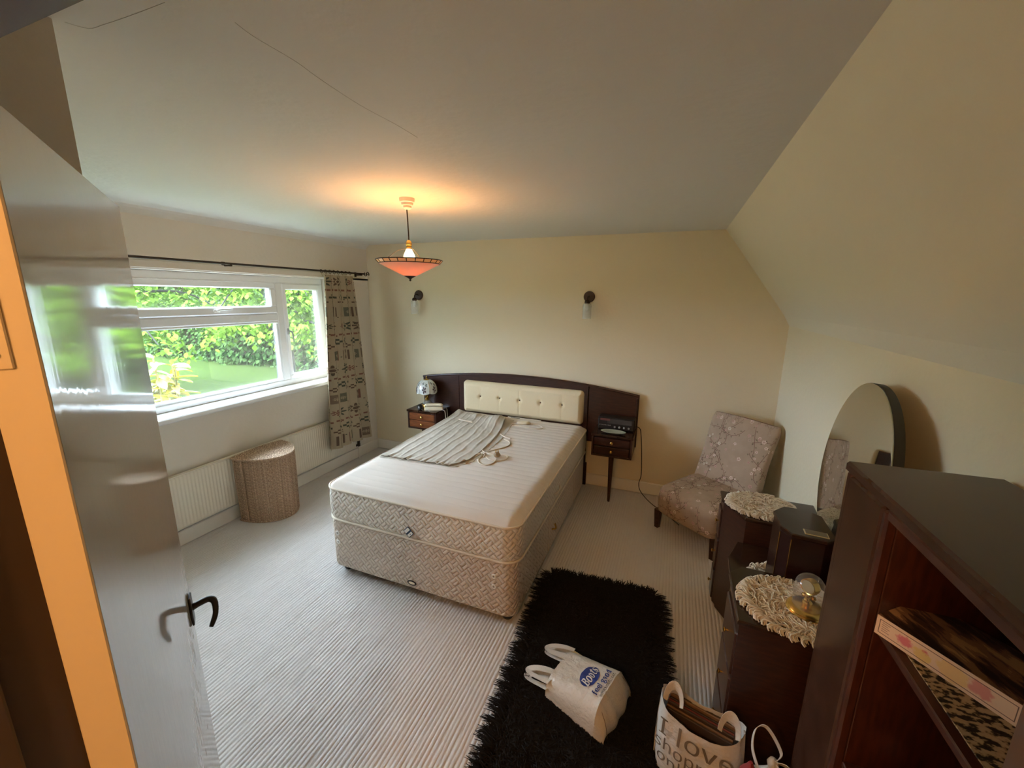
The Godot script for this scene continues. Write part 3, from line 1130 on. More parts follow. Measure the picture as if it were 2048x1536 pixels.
func headboard_and_stands() -> void:
	var hb := thing("headboard", "dark mahogany arched headboard with buttoned cream velvet pad", "headboard")
	part("centre_panel", arch_panel(1.2, 2.62, 0.2, 0.022, 0.052), M.mahogany, hb)
	part("wing_panel", arch_panel(0.735, 1.196, 0.47, 0.022, 0.044), M.mahogany, hb)
	part("wing_panel", arch_panel(2.624, 3.095, 0.47, 0.022, 0.044), M.mahogany, hb)
	# top moulding
	var tr := []
	for k in 61:
		var x := lerpf(0.735, 3.095, k / 60.0)
		tr.append(V(x, top_y(x) + 0.002, 0.04))
	part("top_moulding", MB.new().tube(tr, 0.012, 8), M.mahogany, hb)
	for x in [1.23, 2.61]:
		part("leg", MB.new().box(V(x, 0.12, 0.035), V(0.05, 0.24, 0.024), 0.004), M.mahogany, hb)
	part("end_strip", MB.new().box(V(3.078, 0.73, 0.052), V(0.02, 0.44, 0.018), 0.004), M.mahogany, hb)
	# buttoned pad
	var rows := []
	var nx := 150
	var ny := 60
	var w := 1.315
	var h := 0.345
	var r := 0.04
	var buttons := [1.477, 1.701, 1.925, 2.149, 2.373]
	for i in ny + 1:
		var v := -1.0 + 2.0 * i / ny
		v = signf(v) * (1.0 - pow(1.0 - absf(v), 1.7))
		var yy := v * h / 2
		var e := h / 2 - absf(yy)
		var hw := w / 2
		if e < r: hw -= r - sqrt(maxf(r * r - (r - e) * (r - e), 0.0))
		var row := []
		for j in nx + 1:
			var u := -1.0 + 2.0 * j / nx
			u = signf(u) * (1.0 - pow(1.0 - absf(u), 1.15))
			var xx := u * hw
			var edge := minf(hw - absf(xx), e)
			var d := 0.06 * pow(clampf(edge / 0.045, 0.0, 1.0), 0.42)
			for bx in buttons:
				var q := Vector2(1.925 + xx - bx, yy - 0.016)
				d -= 0.02 * exp(-q.length_squared() / 0.0004)
				d -= 0.0035 * exp(-q.x * q.x / 0.00003) * clampf(edge / 0.05, 0, 1)
			row.append(V(1.925 + xx, 0.81 + yy, 0.052 + d))
		rows.append(row)
	var pad := part("velvet_pad", MB.new().grid(rows, false, true), M.pad_velvet, hb)
	for bx in buttons:
		var k := MB.new()
		k.xf = Transform3D(Basis(Vector3.RIGHT, PI / 2), V(bx, 0.826, 0.09))
		k.lathe([Vector2(0.009, 0.0), Vector2(0.0085, 0.004), Vector2(0.005, 0.007), Vector2(0, 0.008)], 14)
		part("button", k, M.mahogany, pad)
	# bedside stands
	for side in 2:
		var x0: float = 0.715 if side == 0 else 2.725
		var x1: float = 1.075 if side == 0 else 3.085
		var st := thing("bedside_stand", ["small two-drawer bedside stand holding lamp and telephone", "dark two-drawer bedside stand holding the radio"][side], "bedside table", Vector3.ZERO, 0.0, "bedside stands fixed to the headboard")
		var xc := (x0 + x1) / 2
		var wd := x1 - x0
		var body := MB.new()
		body.box(V(x0 + 0.009, 0.545, 0.195), V(0.018, 0.19, 0.29), 0.003)
		body.box(V(x1 - 0.009, 0.545, 0.195), V(0.018, 0.19, 0.29), 0.003)
		body.box(V(xc, 0.459, 0.195), V(wd, 0.018, 0.29), 0.003)
		body.box(V(xc, 0.545, 0.056), V(wd, 0.19, 0.012), 0.003)
		part("carcass", body, M.mahogany, st)
		part("stand_top", MB.new().box(V(xc, 0.65, 0.197), V(wd + 0.012, 0.022, 0.306), 0.004), M.lacquer, st)
		for k in 2:
			var y := 0.507 + 0.083 * k
			var dw := part("drawer", MB.new().box(V(xc, y, 0.33), V(wd - 0.04, 0.078, 0.02), 0.006), M.mahogany_warm if side == 0 else M.mahogany, st)
			var kn := MB.new()
			kn.xf = Transform3D(Basis(Vector3.RIGHT, PI / 2), V(xc, y, 0.339))
			kn.lathe([Vector2(0.004, 0.0), Vector2(0.004, 0.008), Vector2(0.0135, 0.014), Vector2(0.0135, 0.019), Vector2(0.007, 0.024), Vector2(0, 0.025)], 16)
			part("knob", kn, M.brass, dw)
		part("leg", MB.new().at(V(xc, 0, 0.3)).lathe([Vector2(0.0, 0.0), Vector2(0.011, 0.0), Vector2(0.013, 0.02), Vector2(0.024, 0.44), Vector2(0.024, 0.452), Vector2(0, 0.452)], 18), M.mahogany, st)

# ---------------------------------------------------------------- things on the stands
func stand_things() -> void:
	var ty := 0.661
	# touch lamp with painted glass panels
	var l := thing("table_lamp", "small brass touch lamp with flowered glass panel shade", "lamp", V(0.86, ty, 0.17))
	part("base", MB.new().lathe([Vector2(0, 0), Vector2(0.058, 0), Vector2(0.06, 0.006), Vector2(0.06, 0.026), Vector2(0.052, 0.034), Vector2(0.046, 0.036)], 28), M.brass, l)
	mat("lamp_grey", rgb(150, 152, 150), 0.25, 0.2)
	part("bowl", MB.new().lathe([Vector2(0.046, 0.036), Vector2(0.05, 0.05), Vector2(0.034, 0.068), Vector2(0.02, 0.074)], 28), M.lamp_grey, l)
	part("stem", MB.new().lathe([Vector2(0.02, 0.074), Vector2(0.026, 0.086), Vector2(0.02, 0.098), Vector2(0.012, 0.104), Vector2(0.022, 0.118), Vector2(0.024, 0.13), Vector2(0.014, 0.142), Vector2(0.016, 0.16), Vector2(0.018, 0.185), Vector2(0.01, 0.19), Vector2(0.006, 0.29), Vector2(0.0, 0.29)], 24), M.brass, l)
	var glass := mat("lamp_glass", rgb(216, 220, 214), 0.15)
	glass.backlight_enabled = true
	glass.backlight = Color(0.4, 0.4, 0.4)
	mat("flower_print", rgb(72, 54, 58), 0.4)
	mat("leaf_print", rgb(56, 68, 54), 0.4)
	for k in 6:
		var a0 := TAU * k / 6 + 0.2
		var rows := []
		var surf := func(u: float, v: float, off: float) -> Vector3:
			var half := PI / 6 * (0.97 - 0.0 * v)
			var a := a0 + half * u
			var rr := 0.03 + 0.082 * sin(v * PI * 0.56) + off
			var yy := 0.305 - 0.105 * (1.0 - cos(v * PI * 0.56)) - 0.02 * v + 0.012 * u * u * v
			return V(cos(a) * rr, yy, sin(a) * rr)
		for i in 13:
			var row := []
			for j in 9:
				row.append(surf.call(-1.0 + j / 4.0, i / 12.0, 0.0))
			rows.append(row)
		var pn := part("glass_panel", MB.new().sheet(rows, 0.003), glass, l)
		for f in [[0.0, 0.74, 0.42, 0.2, M.flower_print], [-0.4, 0.46, 0.28, 0.13, M.leaf_print], [0.35, 0.34, 0.26, 0.12, M.leaf_print]]:
			var petals := MB.new()
			for q in 5:
				var pr := []
				var an := TAU * q / 5
				for i in 3:
					var rw := []
					for j in 4:
						var rad := 0.15 + 0.85 * i / 2.0
						var bb := an + (j - 1.5) * 0.32 * (1.0 if i < 2 else 0.4)
						rw.append(surf.call(f[0] + cos(bb) * rad * f[2], f[1] + sin(bb) * rad * f[3], 0.0045))
					pr.append(rw)
				petals.grid(pr)
			part("painted_flower", petals, f[4], pn)
		var rp := []
		for i in 13:
			rp.append(surf.call(1.0, i / 12.0, 0.002))
		part("brass_rib", MB.new().tube(rp, 0.0022, 6), M.brass, l)
	part("finial", MB.new().at(V(0, 0.29, 0)).lathe([Vector2(0.034, 0.004), Vector2(0.036, 0.012), Vector2(0.03, 0.02), Vector2(0.012, 0.026), Vector2(0.006, 0.036), Vector2(0.009, 0.046), Vector2(0.004, 0.056), Vector2(0.0, 0.062)], 20), M.brass, l)
	# telephone
	var ph := thing("telephone", "cream corded telephone with its handset on the cradle", "telephone", V(0.985, ty, 0.235), 24)
	var base := []
	for q in [[0.0, 0.2, 0.085], [0.018, 0.2, 0.085], [0.03, 0.185, 0.072], [0.034, 0.16, 0.05]]:
		base.append(ring3(superloop(q[1], q[2], 5.0, 32), q[0]))
	part("cradle", MB.new().loft(base), M.cream_plastic, ph)
	var hs := []
	for k in 13:
		var a := k / 12.0
		var e := absf(2.0 * a - 1.0)
		var bulge := 0.75 + 0.25 * pow(e, 2.0)
		var rr := sqrt(maxf(1.0 - pow(e, 8.0), 0.05)) * bulge
		var lp := []
		for p in superloop(0.062 * rr, 0.036 * rr, 3.0, 24):
			lp.append(V(-0.1 + 0.2 * a, 0.055 - 0.006 * e * e + p.y, p.x))
		hs.append(lp)
	part("handset", MB.new().loft(hs), M.cream_plastic, ph)
	part("key_strip", MB.new().box(V(0.0, 0.0735, 0.004), V(0.1, 0.002, 0.016), 0.0005), mat("key_tan", rgb(120, 98, 74), 0.5), ph)
	for q in [[V(-0.06, 0.012, 0.045), V(-0.03, -0.005, 0.085), V(0.0, -0.05, 0.1), V(0.02, -0.14, 0.1)], [V(0.06, 0.012, 0.04), V(0.1, 0.003, 0.035), V(0.125, -0.02, 0.04), V(0.13, -0.12, 0.05)], [V(0.09, 0.012, 0.0), V(0.115, 0.006, -0.04), V(0.135, -0.01, -0.045), V(0.14, -0.1, -0.04)]]:
		part("cord", MB.new().tube(curve_pts(q, 6), 0.0028, 6), M.white_plastic, ph)
	# little black alarm clock
	var ck := thing("alarm_clock", "little round black alarm clock in front of the brass lamp", "clock", V(0.855, ty, 0.305), -15)
	var kb := MB.new()
	kb.xf = Transform3D(Basis(Vector3.RIGHT, PI / 2), V(0, 0.03, -0.016))
	kb.lathe([Vector2(0, 0), Vector2(0.026, 0), Vector2(0.03, 0.006), Vector2(0.03, 0.03), Vector2(0.026, 0.034), Vector2(0.022, 0.032), Vector2(0, 0.031)], 28)
	part("case", kb, M.black_plastic, ck)
	kb = MB.new()
	kb.xf = Transform3D(Basis(Vector3.RIGHT, PI / 2), V(0, 0.03, 0.0155))
	kb.lathe([Vector2(0.012, 0), Vector2(0.012, 0.001), Vector2(0.0, 0.001)], 20)
	part("dial", kb, M.grey_plastic, ck)
	# radio on the other stand
	var rd := thing("clock_radio", "black portable radio with a row of small silver buttons", "radio", V(2.915, ty, 0.125))
	part("case", MB.new().box(V(0, 0.06, 0), V(0.335, 0.115, 0.12), 0.01), M.black_plastic, rd)
	var spk := mat("radio_grille", rgb(58, 54, 50), 0.5)
	part("speaker_grille", MB.new().box(V(0.03, 0.085, 0.061), V(0.22, 0.045, 0.004), 0.001), spk, rd)
	for k in 8:
		part("button", MB.new().box(V(-0.148 + k * 0.0135, 0.045, 0.062), V(0.0075, 0.008, 0.008), 0.001), M.grey_plastic, rd)
	for k in 4:
		var kn := MB.new()
		kn.xf = Transform3D(Basis(Vector3.RIGHT, PI / 2), V(-0.01 + k * 0.042, 0.034, 0.06))
		kn.lathe([Vector2(0.009, 0), Vector2(0.0085, 0.009), Vector2(0.0, 0.01)], 14)
		part("dial_knob", kn, M.grey_plastic, rd)
	part("tuning_scale", MB.new().box(V(-0.1, 0.098, 0.062), V(0.09, 0.02, 0.003), 0.0005), mat("scale_red", rgb(110, 66, 60), 0.4), rd)
	# pale oval dish
	var ds := thing("oval_dish", "pale grey-green oval dish lying in front of the radio", "dish", V(2.905, ty, 0.275))
	var dm := mat("dish_glaze", rgb(168, 172, 154), 0.3)
	var dk := MB.new()
	dk.xf = Transform3D(Basis().scaled(V(1, 1, 0.48)), Vector3.ZERO)
	dk.lathe([Vector2(0, 0), Vector2(0.06, 0), Vector2(0.075, 0.006), Vector2(0.112, 0.018), Vector2(0.112, 0.021), Vector2(0.074, 0.01), Vector2(0, 0.006)], 40)
	part("bowl", dk, dm, ds)
	# radio flex down the wall
	var fx := MB.new()
	fx.tube(curve_pts([V(3.06, 0.69, 0.1), V(3.115, 0.68, 0.07), V(3.135, 0.6, 0.035), V(3.155, 0.4, 0.03), V(3.165, 0.2, 0.032), V(3.15, 0.1, 0.035), V(3.18, 0.03, 0.06), V(3.28, 0.006, 0.2), V(3.42, 0.006, 0.36), V(3.52, 0.006, 0.5)], 8), 0.0035, 6)
	solo("mains_flex", fx, M.ink_black, "thin black mains flex hanging from the radio down the wall", "cable")

# ---------------------------------------------------------------- lamps of the room
func lamps() -> void:
	var p := thing("pendant_lamp", "hanging lamp with coral glass cone shade and lit bulb", "lamp", V(1.828, 0, 1.766))
	part("ceiling_rose", MB.new().lathe([Vector2(0.0, 2.362), Vector2(0.014, 2.362), Vector2(0.024, 2.37), Vector2(0.024, 2.382), Vector2(0.033, 2.385), Vector2(0.034, 2.398), Vector2(0.042, 2.402), Vector2(0.045, 2.42), Vector2(0.045, 2.423), Vector2(0, 2.423)], 32), M.white_plastic, p)
	part("flex", MB.new().tube(curve_pts([V(-0.004, 2.365, 0), V(-0.002, 2.32, 0), V(0.001, 2.25, 0.001), V(0.002, 2.185, 0)], 5), 0.0036, 8), M.bronze, p)
	part("lampholder", MB.new().lathe([Vector2(0, 2.192), Vector2(0.008, 2.192), Vector2(0.017, 2.18), Vector2(0.018, 2.165), Vector2(0.016, 2.163), Vector2(0.016, 2.15), Vector2(0.018, 2.148), Vector2(0.018, 2.142), Vector2(0.0, 2.142)], 20, 0.7), M.brass, p)
	var bm := mat("bulb_glow", rgb(255, 230, 190), 0.2)
	bm.emission_enabled = true
	bm.emission = Color(1.0, 0.86, 0.62)
	bm.emission_energy_multiplier = 1.2
	var pr := [Vector2(0, 2.064)]
	for k in range(1, 12):
		var a := -PI / 2 + PI * k / 16.0
		pr.append(Vector2(cos(a) * 0.033, 2.098 + sin(a) * 0.033))
	pr.append(Vector2(0.017, 2.138))
	pr.append(Vector2(0.014, 2.148))
	part("bulb", MB.new().lathe(pr, 20), bm, p)
	var ol := OmniLight3D.new()
	ol.name = "pendant_bulb_light"
	ol.position = V(0, 2.1, 0)
	ol.light_color = Color(1.0, 0.76, 0.5)
	ol.light_energy = 0.025
	ol.light_size = 0.03
	ol.omni_range = 10.0
	ol.omni_attenuation = 2.0
	ol.shadow_enabled = true
	p.add_child(ol)
	# conical glass bowl with a banded rim
	var sg := mat("coral_glass", rgb(236, 196, 170), 0.25)
	sg.backlight_enabled = true
	sg.backlight = Color(0.6, 0.46, 0.36)
	var rim := mat("rim_glass", rgb(232, 206, 160), 0.25)
	rim.backlight_enabled = true
	rim.backlight = Color(0.6, 0.5, 0.34)
	part("shade_cone", MB.new().lathe([Vector2(0.03, 1.984), Vector2(0.176, 2.056), Vector2(0.176, 2.06), Vector2(0.03, 1.988)], 48, 0.9), sg, p)
	for k in 24:
		var a0 := TAU * k / 24 + 0.012
		var a1 := TAU * (k + 1) / 24 - 0.012
		var b := MB.new()
		var lo := []
		var hi := []
		for i in 4:
			var a := lerpf(a0, a1, i / 3.0)
			lo.append(V(cos(a) * 0.178, 2.058, sin(a) * 0.178))
			hi.append(V(cos(a) * 0.194, 2.076, sin(a) * 0.194))
		b.sheet([lo, hi], 0.003)
		part("rim_glass", b, rim, p)
		var am := TAU * k / 24
		part("lead_strip", MB.new().tube([V(cos(am) * 0.177, 2.057, sin(am) * 0.177), V(cos(am) * 0.195, 2.077, sin(am) * 0.195)], 0.0025, 6), M.bronze, p)
	for q in [[0.177, 2.058], [0.195, 2.077]]:
		var rp := []
		for k in 61:
			rp.append(V(cos(TAU * k / 60) * q[0], q[1], sin(TAU * k / 60) * q[0]))
		part("lead_ring", MB.new().tube(rp, 0.003, 6, false), M.bronze, p)
	for k in 3:
		var a := TAU * k / 3 + 0.5
		part("support_wire", MB.new().tube(curve_pts([V(0, 2.14, 0), V(cos(a) * 0.06, 2.135, sin(a) * 0.06), V(cos(a) * 0.12, 2.095, sin(a) * 0.12), V(cos(a) * 0.177, 2.06, sin(a) * 0.177)], 5), 0.0013, 5), M.bronze, p)
	part("finial", MB.new().lathe([Vector2(0, 1.955), Vector2(0.005, 1.957), Vector2(0.007, 1.964), Vector2(0.004, 1.968), Vector2(0.02, 1.978), Vector2(0.036, 1.986), Vector2(0.034, 1.992), Vector2(0, 1.992)], 24), M.bronze, p)
	# two wall lights
	var wg := mat("frosted_glass", Color(0.86, 0.87, 0.82, 0.28), 0.3)
	wg.transparency = BaseMaterial3D.TRANSPARENCY_ALPHA
	mat("dark_oak", rgb(66, 48, 38), 0.5)
	for k in 2:
		var w := thing("wall_light", ["unlit wall light with glass tube above the telephone stand", "unlit wall light with glass tube between the headboard and the sloping ceiling"][k], "wall lamp", V([0.69, 2.575][k], 1.875, 0), 0.0, "pair of wall lights over the bed")
		var bp := MB.new()
		bp.xf = Transform3D(Basis(Vector3.RIGHT, PI / 2), V(0, 0, 0))
		bp.lathe([Vector2(0.052, 0), Vector2(0.053, 0.01), Vector2(0.047, 0.02), Vector2(0.0, 0.022)], 32)
		part("back_plate", bp, M.dark_oak, w)
		part("arm", MB.new().tube(curve_pts([V(0, 0.0, 0.02), V(0, 0.008, 0.055), V(0, -0.005, 0.085), V(0, -0.035, 0.09)], 5), 0.006, 8), M.bronze, w)
		part("holder", MB.new().at(V(0, -0.06, 0.09)).lathe([Vector2(0, 0), Vector2(0.024, 0), Vector2(0.026, 0.012), Vector2(0.022, 0.026), Vector2(0.008, 0.034), Vector2(0, 0.034)], 20), M.bronze, w)
		part("glass_tube", MB.new().at(V(0, -0.2, 0.09)).lathe([Vector2(0.036, 0), Vector2(0.04, 0.0), Vector2(0.041, 0.12), Vector2(0.034, 0.138), Vector2(0.02, 0.142), Vector2(0.02, 0.139), Vector2(0.032, 0.134), Vector2(0.037, 0.118), Vector2(0.036, 0)], 28), wg, w)
		part("bulb", MB.new().at(V(0, -0.13, 0.09)).lathe([Vector2(0, 0), Vector2(0.012, 0.004), Vector2(0.015, 0.02), Vector2(0.012, 0.05), Vector2(0.008, 0.07), Vector2(0, 0.07)], 16), M.white_plastic, w)

# ---------------------------------------------------------------- curtain, pole and radiator
func curtain_image() -> Image:
	# printed cloth: flowers, crosses, zigzags and stripes on oatmeal
	var w := 512
	var h := 1024
	var im := Image.create(w, h, false, Image.FORMAT_RGB8)
	im.fill(rgb(176, 162, 136))
	var green := rgb(78, 82, 70)
	var red := rgb(124, 90, 76)
	var brown := rgb(102, 86, 72)
	var cross := func(cx: int, cy: int, s: int, c: Color) -> void:
		for d in [[0, -1], [0, 1], [-1, 0], [1, 0]]:
			im.fill_rect(Rect2i(posmod(cx + d[0] * s - s / 2, w), posmod(cy + d[1] * s - s / 2, h), s, s), c)
	var bloom := func(cx: int, cy: int, r: int, c: Color) -> void:
		for y in range(-r, r + 1):
			for x in range(-r, r + 1):
				var d := sqrt(float(x * x + y * y))
				var a := atan2(y, x)
				var edge := r * (0.72 + 0.28 * cos(a * 8.0))
				if d < edge and not (d > r * 0.28 and d < r * 0.42):
					im.set_pixel(posmod(cx + x, w), posmod(cy + y, h), c)
	for band in 4:
		var y0 := band * 256
		var off := band * 70
		for k in 4:
			bloom.call(k * 128 + 50 + off, y0 + 36, 32, green if (k + band) % 2 == 0 else brown)
			bloom.call(k * 128 + 114 + off, y0 + 36, 18, red if k % 2 == 0 else green)
		for k in 26:
			im.fill_rect(Rect2i(posmod(k * 37 + band * 11, w - 6), y0 + 4 + (k * 53) % 240, 5, 5), brown if k % 3 == 0 else green)
		for k in 32:
			im.fill_rect(Rect2i(k * 16, y0 + 80 + (k % 2) * 8, 10, 10), red)
		for k in 8:
			cross.call(k * 64 + 20 + off, y0 + 126, 11, green)
			cross.call(k * 64 + 52 + off, y0 + 152, 9, brown)
		for k in 4:
			im.fill_rect(Rect2i(posmod(k * 128 + off, w - 40), y0 + 182, 32, 54), (green if k % 2 == 0 else brown).lerp(rgb(176, 162, 136), 0.3))
			bloom.call(posmod(k * 128 + off, w - 40) + 16, y0 + 209, 11, rgb(176, 162, 136))
			for q in 3:
				im.fill_rect(Rect2i(posmod(k * 128 + off + 54 + q * 22, w - 10), y0 + 180, 6, 58), brown if q % 2 == 0 else red)
	return im

func curtain_and_radiator() -> void:
	var pole := thing("curtain_pole", "thin dark bronze curtain pole with scrolled end above the window", "curtain pole")
	part("rod", MB.new().tube([V(0.085, 2.098, 0.15), V(0.085, 2.098, 3.22)], 0.0085, 12), M.bronze, pole)
	for e in [[0.15, -1.0], [3.22, 1.0]]:
		var f := MB.new()
		for q in [[0.0, 0.02], [0.035, 0.02]]:
			var rp := []
			for k in 25:
				var a := PI * (0.75 + 1.5 * k / 24.0) + (PI if q[0] > 0.0 else 0.0)
				rp.append(V(0.085, 2.098 + sin(a) * q[1], e[0] + e[1] * (0.02 + q[0]) + cos(a) * q[1] * e[1]))
			f.tube(rp, 0.0045, 8)
		f.tube([V(0.085, 2.098, e[0]), V(0.085, 2.098, e[0] + e[1] * 0.075)], [0.005, 0.004], 8)
		part("finial", f, M.bronze, pole)
	for z in [0.2, 1.645, 3.1]:
		var k := MB.new()
		k.box(V(0.003, 2.09, z), V(0.006, 0.05, 0.03), 0.002)
		k.tube([V(0.0, 2.085, z), V(0.085, 2.085, z)], 0.006, 8)
		k.box(V(0.085, 2.088, z), V(0.026, 0.02, 0.016), 0.004)
		part("bracket", k, M.bronze, pole)
	# curtain drawn to the corner
	var cu := thing("curtain", "patterned oatmeal and green curtain drawn back beside the window", "curtain")
	var cm := mat("curtain_cloth", Color.WHITE, 0.9, 0.0, 0.2)
	cm.albedo_texture = ImageTexture.create_from_image(curtain_image())
	cm.backlight_enabled = true
	cm.backlight = Color(0.12, 0.12, 0.1)
	var rows := []
	var uvs := []
	var ny := 90
	var nz := 150
	for i in ny + 1:
		var v := float(i) / ny
		var row := []
		var ur := []
		for j in nz + 1:
			var u := float(j) / nz
			var zl := lerpf(0.765, 0.905, v)
			var zr := lerpf(0.365, 0.245, pow(v, 0.7))
			var z := lerpf(zl, zr, u)
			var ph := u * 4.5 * TAU + 0.7 * sin(v * 2.0)
			var amp := lerpf(0.03, 0.05, v) * (0.8 + 0.35 * sin(u * 9.0 + 1.0))
			var x := 0.115 + 0.035 * v + amp * cos(ph)
			z += 0.016 * sin(ph * 2.0)
			var y := lerpf(2.062, 0.298 - 0.03 * u + 0.012 * sin(ph + 0.4), v)
			row.append(V(x, y, z))
			ur.append(Vector2(u * 0.85, v * 1.0))
		rows.append(row)
		uvs.append(ur)
	part("cloth", MB.new().sheet(rows, 0.003, uvs), cm, cu)
	for k in 8:
		var z := lerpf(0.755, 0.375, k / 7.0)
		var rp := []
		for q in 25:
			rp.append(V(0.085 + cos(TAU * q / 24) * 0.016, 2.094 + sin(TAU * q / 24) * 0.016, z + 0.004 * sin(TAU * q / 24)))
		part("curtain_ring", MB.new().tube(rp, 0.0026, 6, false), M.bronze, cu)
		part("hook", MB.new().tube([V(0.086, 2.08, z), V(0.09, 2.066, z), V(0.094, 2.05, z)], 0.0016, 5), M.brass, cu)
	# long finned radiator
	var ra := thing("radiator", "long low cream panel radiator with fine vertical ribs under the window", "radiator")
	var z0 := 0.44
	var z1 := 2.86
	var rr := []
	for y in [0.145, 0.152, 0.162, 0.35, 0.548, 0.558, 0.565]:
		var e := 0.0 if (y < 0.155 or y > 0.555) else 1.0
		var row := []
		for j in 389:
			var z := lerpf(z0, z1, j / 388.0)
			row.append(V(0.058 + (0.0045 * (0.5 - 0.5 * cos(j * PI / 2.0)) * (1.0 if y > 0.158 and y < 0.552 else 0.0)) - (0.012 if e == 0.0 else 0.0), y, z))
		rr.append(row)
	part("ribbed_panel", MB.new().grid(rr, false, false), M.radiator_paint, ra)
	var bk := MB.new()
	bk.box(V(0.04, 0.355, (z0 + z1) / 2), V(0.02, 0.42, z1 - z0), 0.004)
	part("back_panel", bk, M.radiator_paint, ra)
	part("top_edge", MB.new().box(V(0.045, 0.565, (z0 + z1) / 2), V(0.034, 0.006, z1 - z0), 0.002), M.radiator_paint, ra)
	var vv := MB.new()
	vv.tube([V(0.045, 0.17, z0 + 0.005), V(0.045, 0.17, z0 - 0.05)], 0.012, 12)
	vv.at(V(0.045, 0.15, z0 - 0.06)).lathe([Vector2(0, 0), Vector2(0.016, 0), Vector2(0.018, 0.03), Vector2(0.014, 0.04), Vector2(0.016, 0.045), Vector2(0.016, 0.085), Vector2(0.01, 0.09), Vector2(0, 0.09)], 18)
	part("valve", vv, M.bronze, ra)
	part("pipe", MB.new().tube([V(0.045, 0.0, z0 - 0.06), V(0.045, 0.152, z0 - 0.06)], 0.0075, 10), M.gloss_white, ra)

# ---------------------------------------------------------------- wicker basket
func basket() -> void:
	var t := thing("laundry_basket", "half-round brown wicker laundry basket against the radiator", "basket", V(0.078, 0, 1.62))
	var wk := mat("wicker", Color.WHITE, 0.5, 0.0, 0.5)
	wk.albedo_texture = noise_tex(0.03, 4, false, 1.0, ramp([[0.3, rgb(108, 80, 58)], [0.45, rgb(164, 132, 102)], [0.55, rgb(192, 162, 130)], [0.7, rgb(222, 196, 166)]]), 61)
	wk.uv1_triplanar = true
	wk.uv1_scale = V(5, 20, 5)
	# outline of the half moon, walked once round by length
	var outline := func(a: float, rx: float, rz: float) -> Vector2:
		# a in 0..1; the first part is the curve, the rest the flat back
		if a < 0.7:
			var th := -PI / 2 + PI * a / 0.7
			return Vector2(cos(th) * rx + 0.0, sin(th) * rz)
		var k := (a - 0.7) / 0.3
		return Vector2(0.0, lerpf(rz, -rz, k))
	var nrow := 216
	var na := 280
	var rows := []
	for i in nrow + 1:
		var y := 0.548 * i / nrow
		var tp := 1.0 + 0.035 * sin(PI * y / 0.548 * 0.5)
		var row := PackedVector3Array()
		row.resize(na)
		var wr: float = floorf(y / 0.0125)
		var fy: float = y / 0.0125 - wr
		var strand := sin(PI * fy)
		for j in na:
			var a := float(j) / na
			var p: Vector2 = outline.call(a, 0.322 * tp, 0.212 * tp)
			var q: Vector2 = outline.call(a + 0.002, 0.322 * tp, 0.212 * tp)
			var d := (q - p).normalized()
			var o := Vector2(d.y, -d.x)
			var wave := cos(PI * (a * 44.0 + wr))
			var edge := clampf(absf(a - 0.7) / 0.012, 0.0, 1.0) * clampf(minf(a, 1.0 - a) / 0.012, 0.0, 1.0)
			p += o * (0.0062 * strand * (0.25 + 0.75 * wave) * edge)
			row[j] = V(p.x, y, p.y)
		rows.append(row)
	part("woven_body", MB.new().grid(rows, true), wk, t)
	for k in 15:
		var a := 0.02 + 0.66 * k / 14.0
		var p0: Vector2 = outline.call(a, 0.333, 0.223)
		var p1: Vector2 = outline.call(a, 0.345, 0.231)
		var heavy: bool = k in [2, 13]
		part("stake", MB.new().tube([V(p0.x, 0.004, p0.y), V(p0.lerp(p1, 0.6).x, 0.28, p0.lerp(p1, 0.6).y), V(p1.x, 0.55, p1.y)], 0.007 if heavy else 0.0045, 6), wk, t)
	var bs := []
	for k in 61:
		var p: Vector2 = outline.call(0.7 * k / 60.0, 0.33, 0.22)
		bs.append(V(p.x, 0.008, p.y))
	part("foot_rim", MB.new().tube(bs, 0.007, 8), wk, t)
	# lid: rows of strands that follow the curve
	var lid := MB.new()
	var lr := []
	for i in 91:
		var f := i / 90.0
		var row := []
		for j in 61:
			var th := -PI / 2 + PI * j / 60.0
			var st := f * 22.0
			var hh := 0.0045 * absf(sin(PI * st)) * (0.5 + 0.5 * cos(PI * (j + floor(st))))
			row.append(V(cos(th) * 0.345 * f, 0.566 + 0.012 * (1.0 - f * f) + hh, sin(th) * 0.228 * f))
		lr.append(row)
	lid.grid(lr, false, false)
	var lp := part("lid", lid, wk, t)
	var rp := []
	for k in 61:
		var th := -PI / 2 + PI * k / 60.0
		rp.append(V(cos(th) * 0.345, 0.562, sin(th) * 0.228))
	part("lid_rim", MB.new().tube(rp, 0.008, 8), wk, lp)
	part("lid_back", MB.new().tube([V(0.004, 0.562, -0.228), V(0.004, 0.562, 0.228)], 0.008, 8), wk, lp)
	part("lid_band", MB.new().grid([range(61).map(func(k): return V(cos(-PI / 2 + PI * k / 60.0) * 0.343, 0.545, sin(-PI / 2 + PI * k / 60.0) * 0.226)), range(61).map(func(k): return V(cos(-PI / 2 + PI * k / 60.0) * 0.345, 0.567, sin(-PI / 2 + PI * k / 60.0) * 0.228))]), wk, lp)

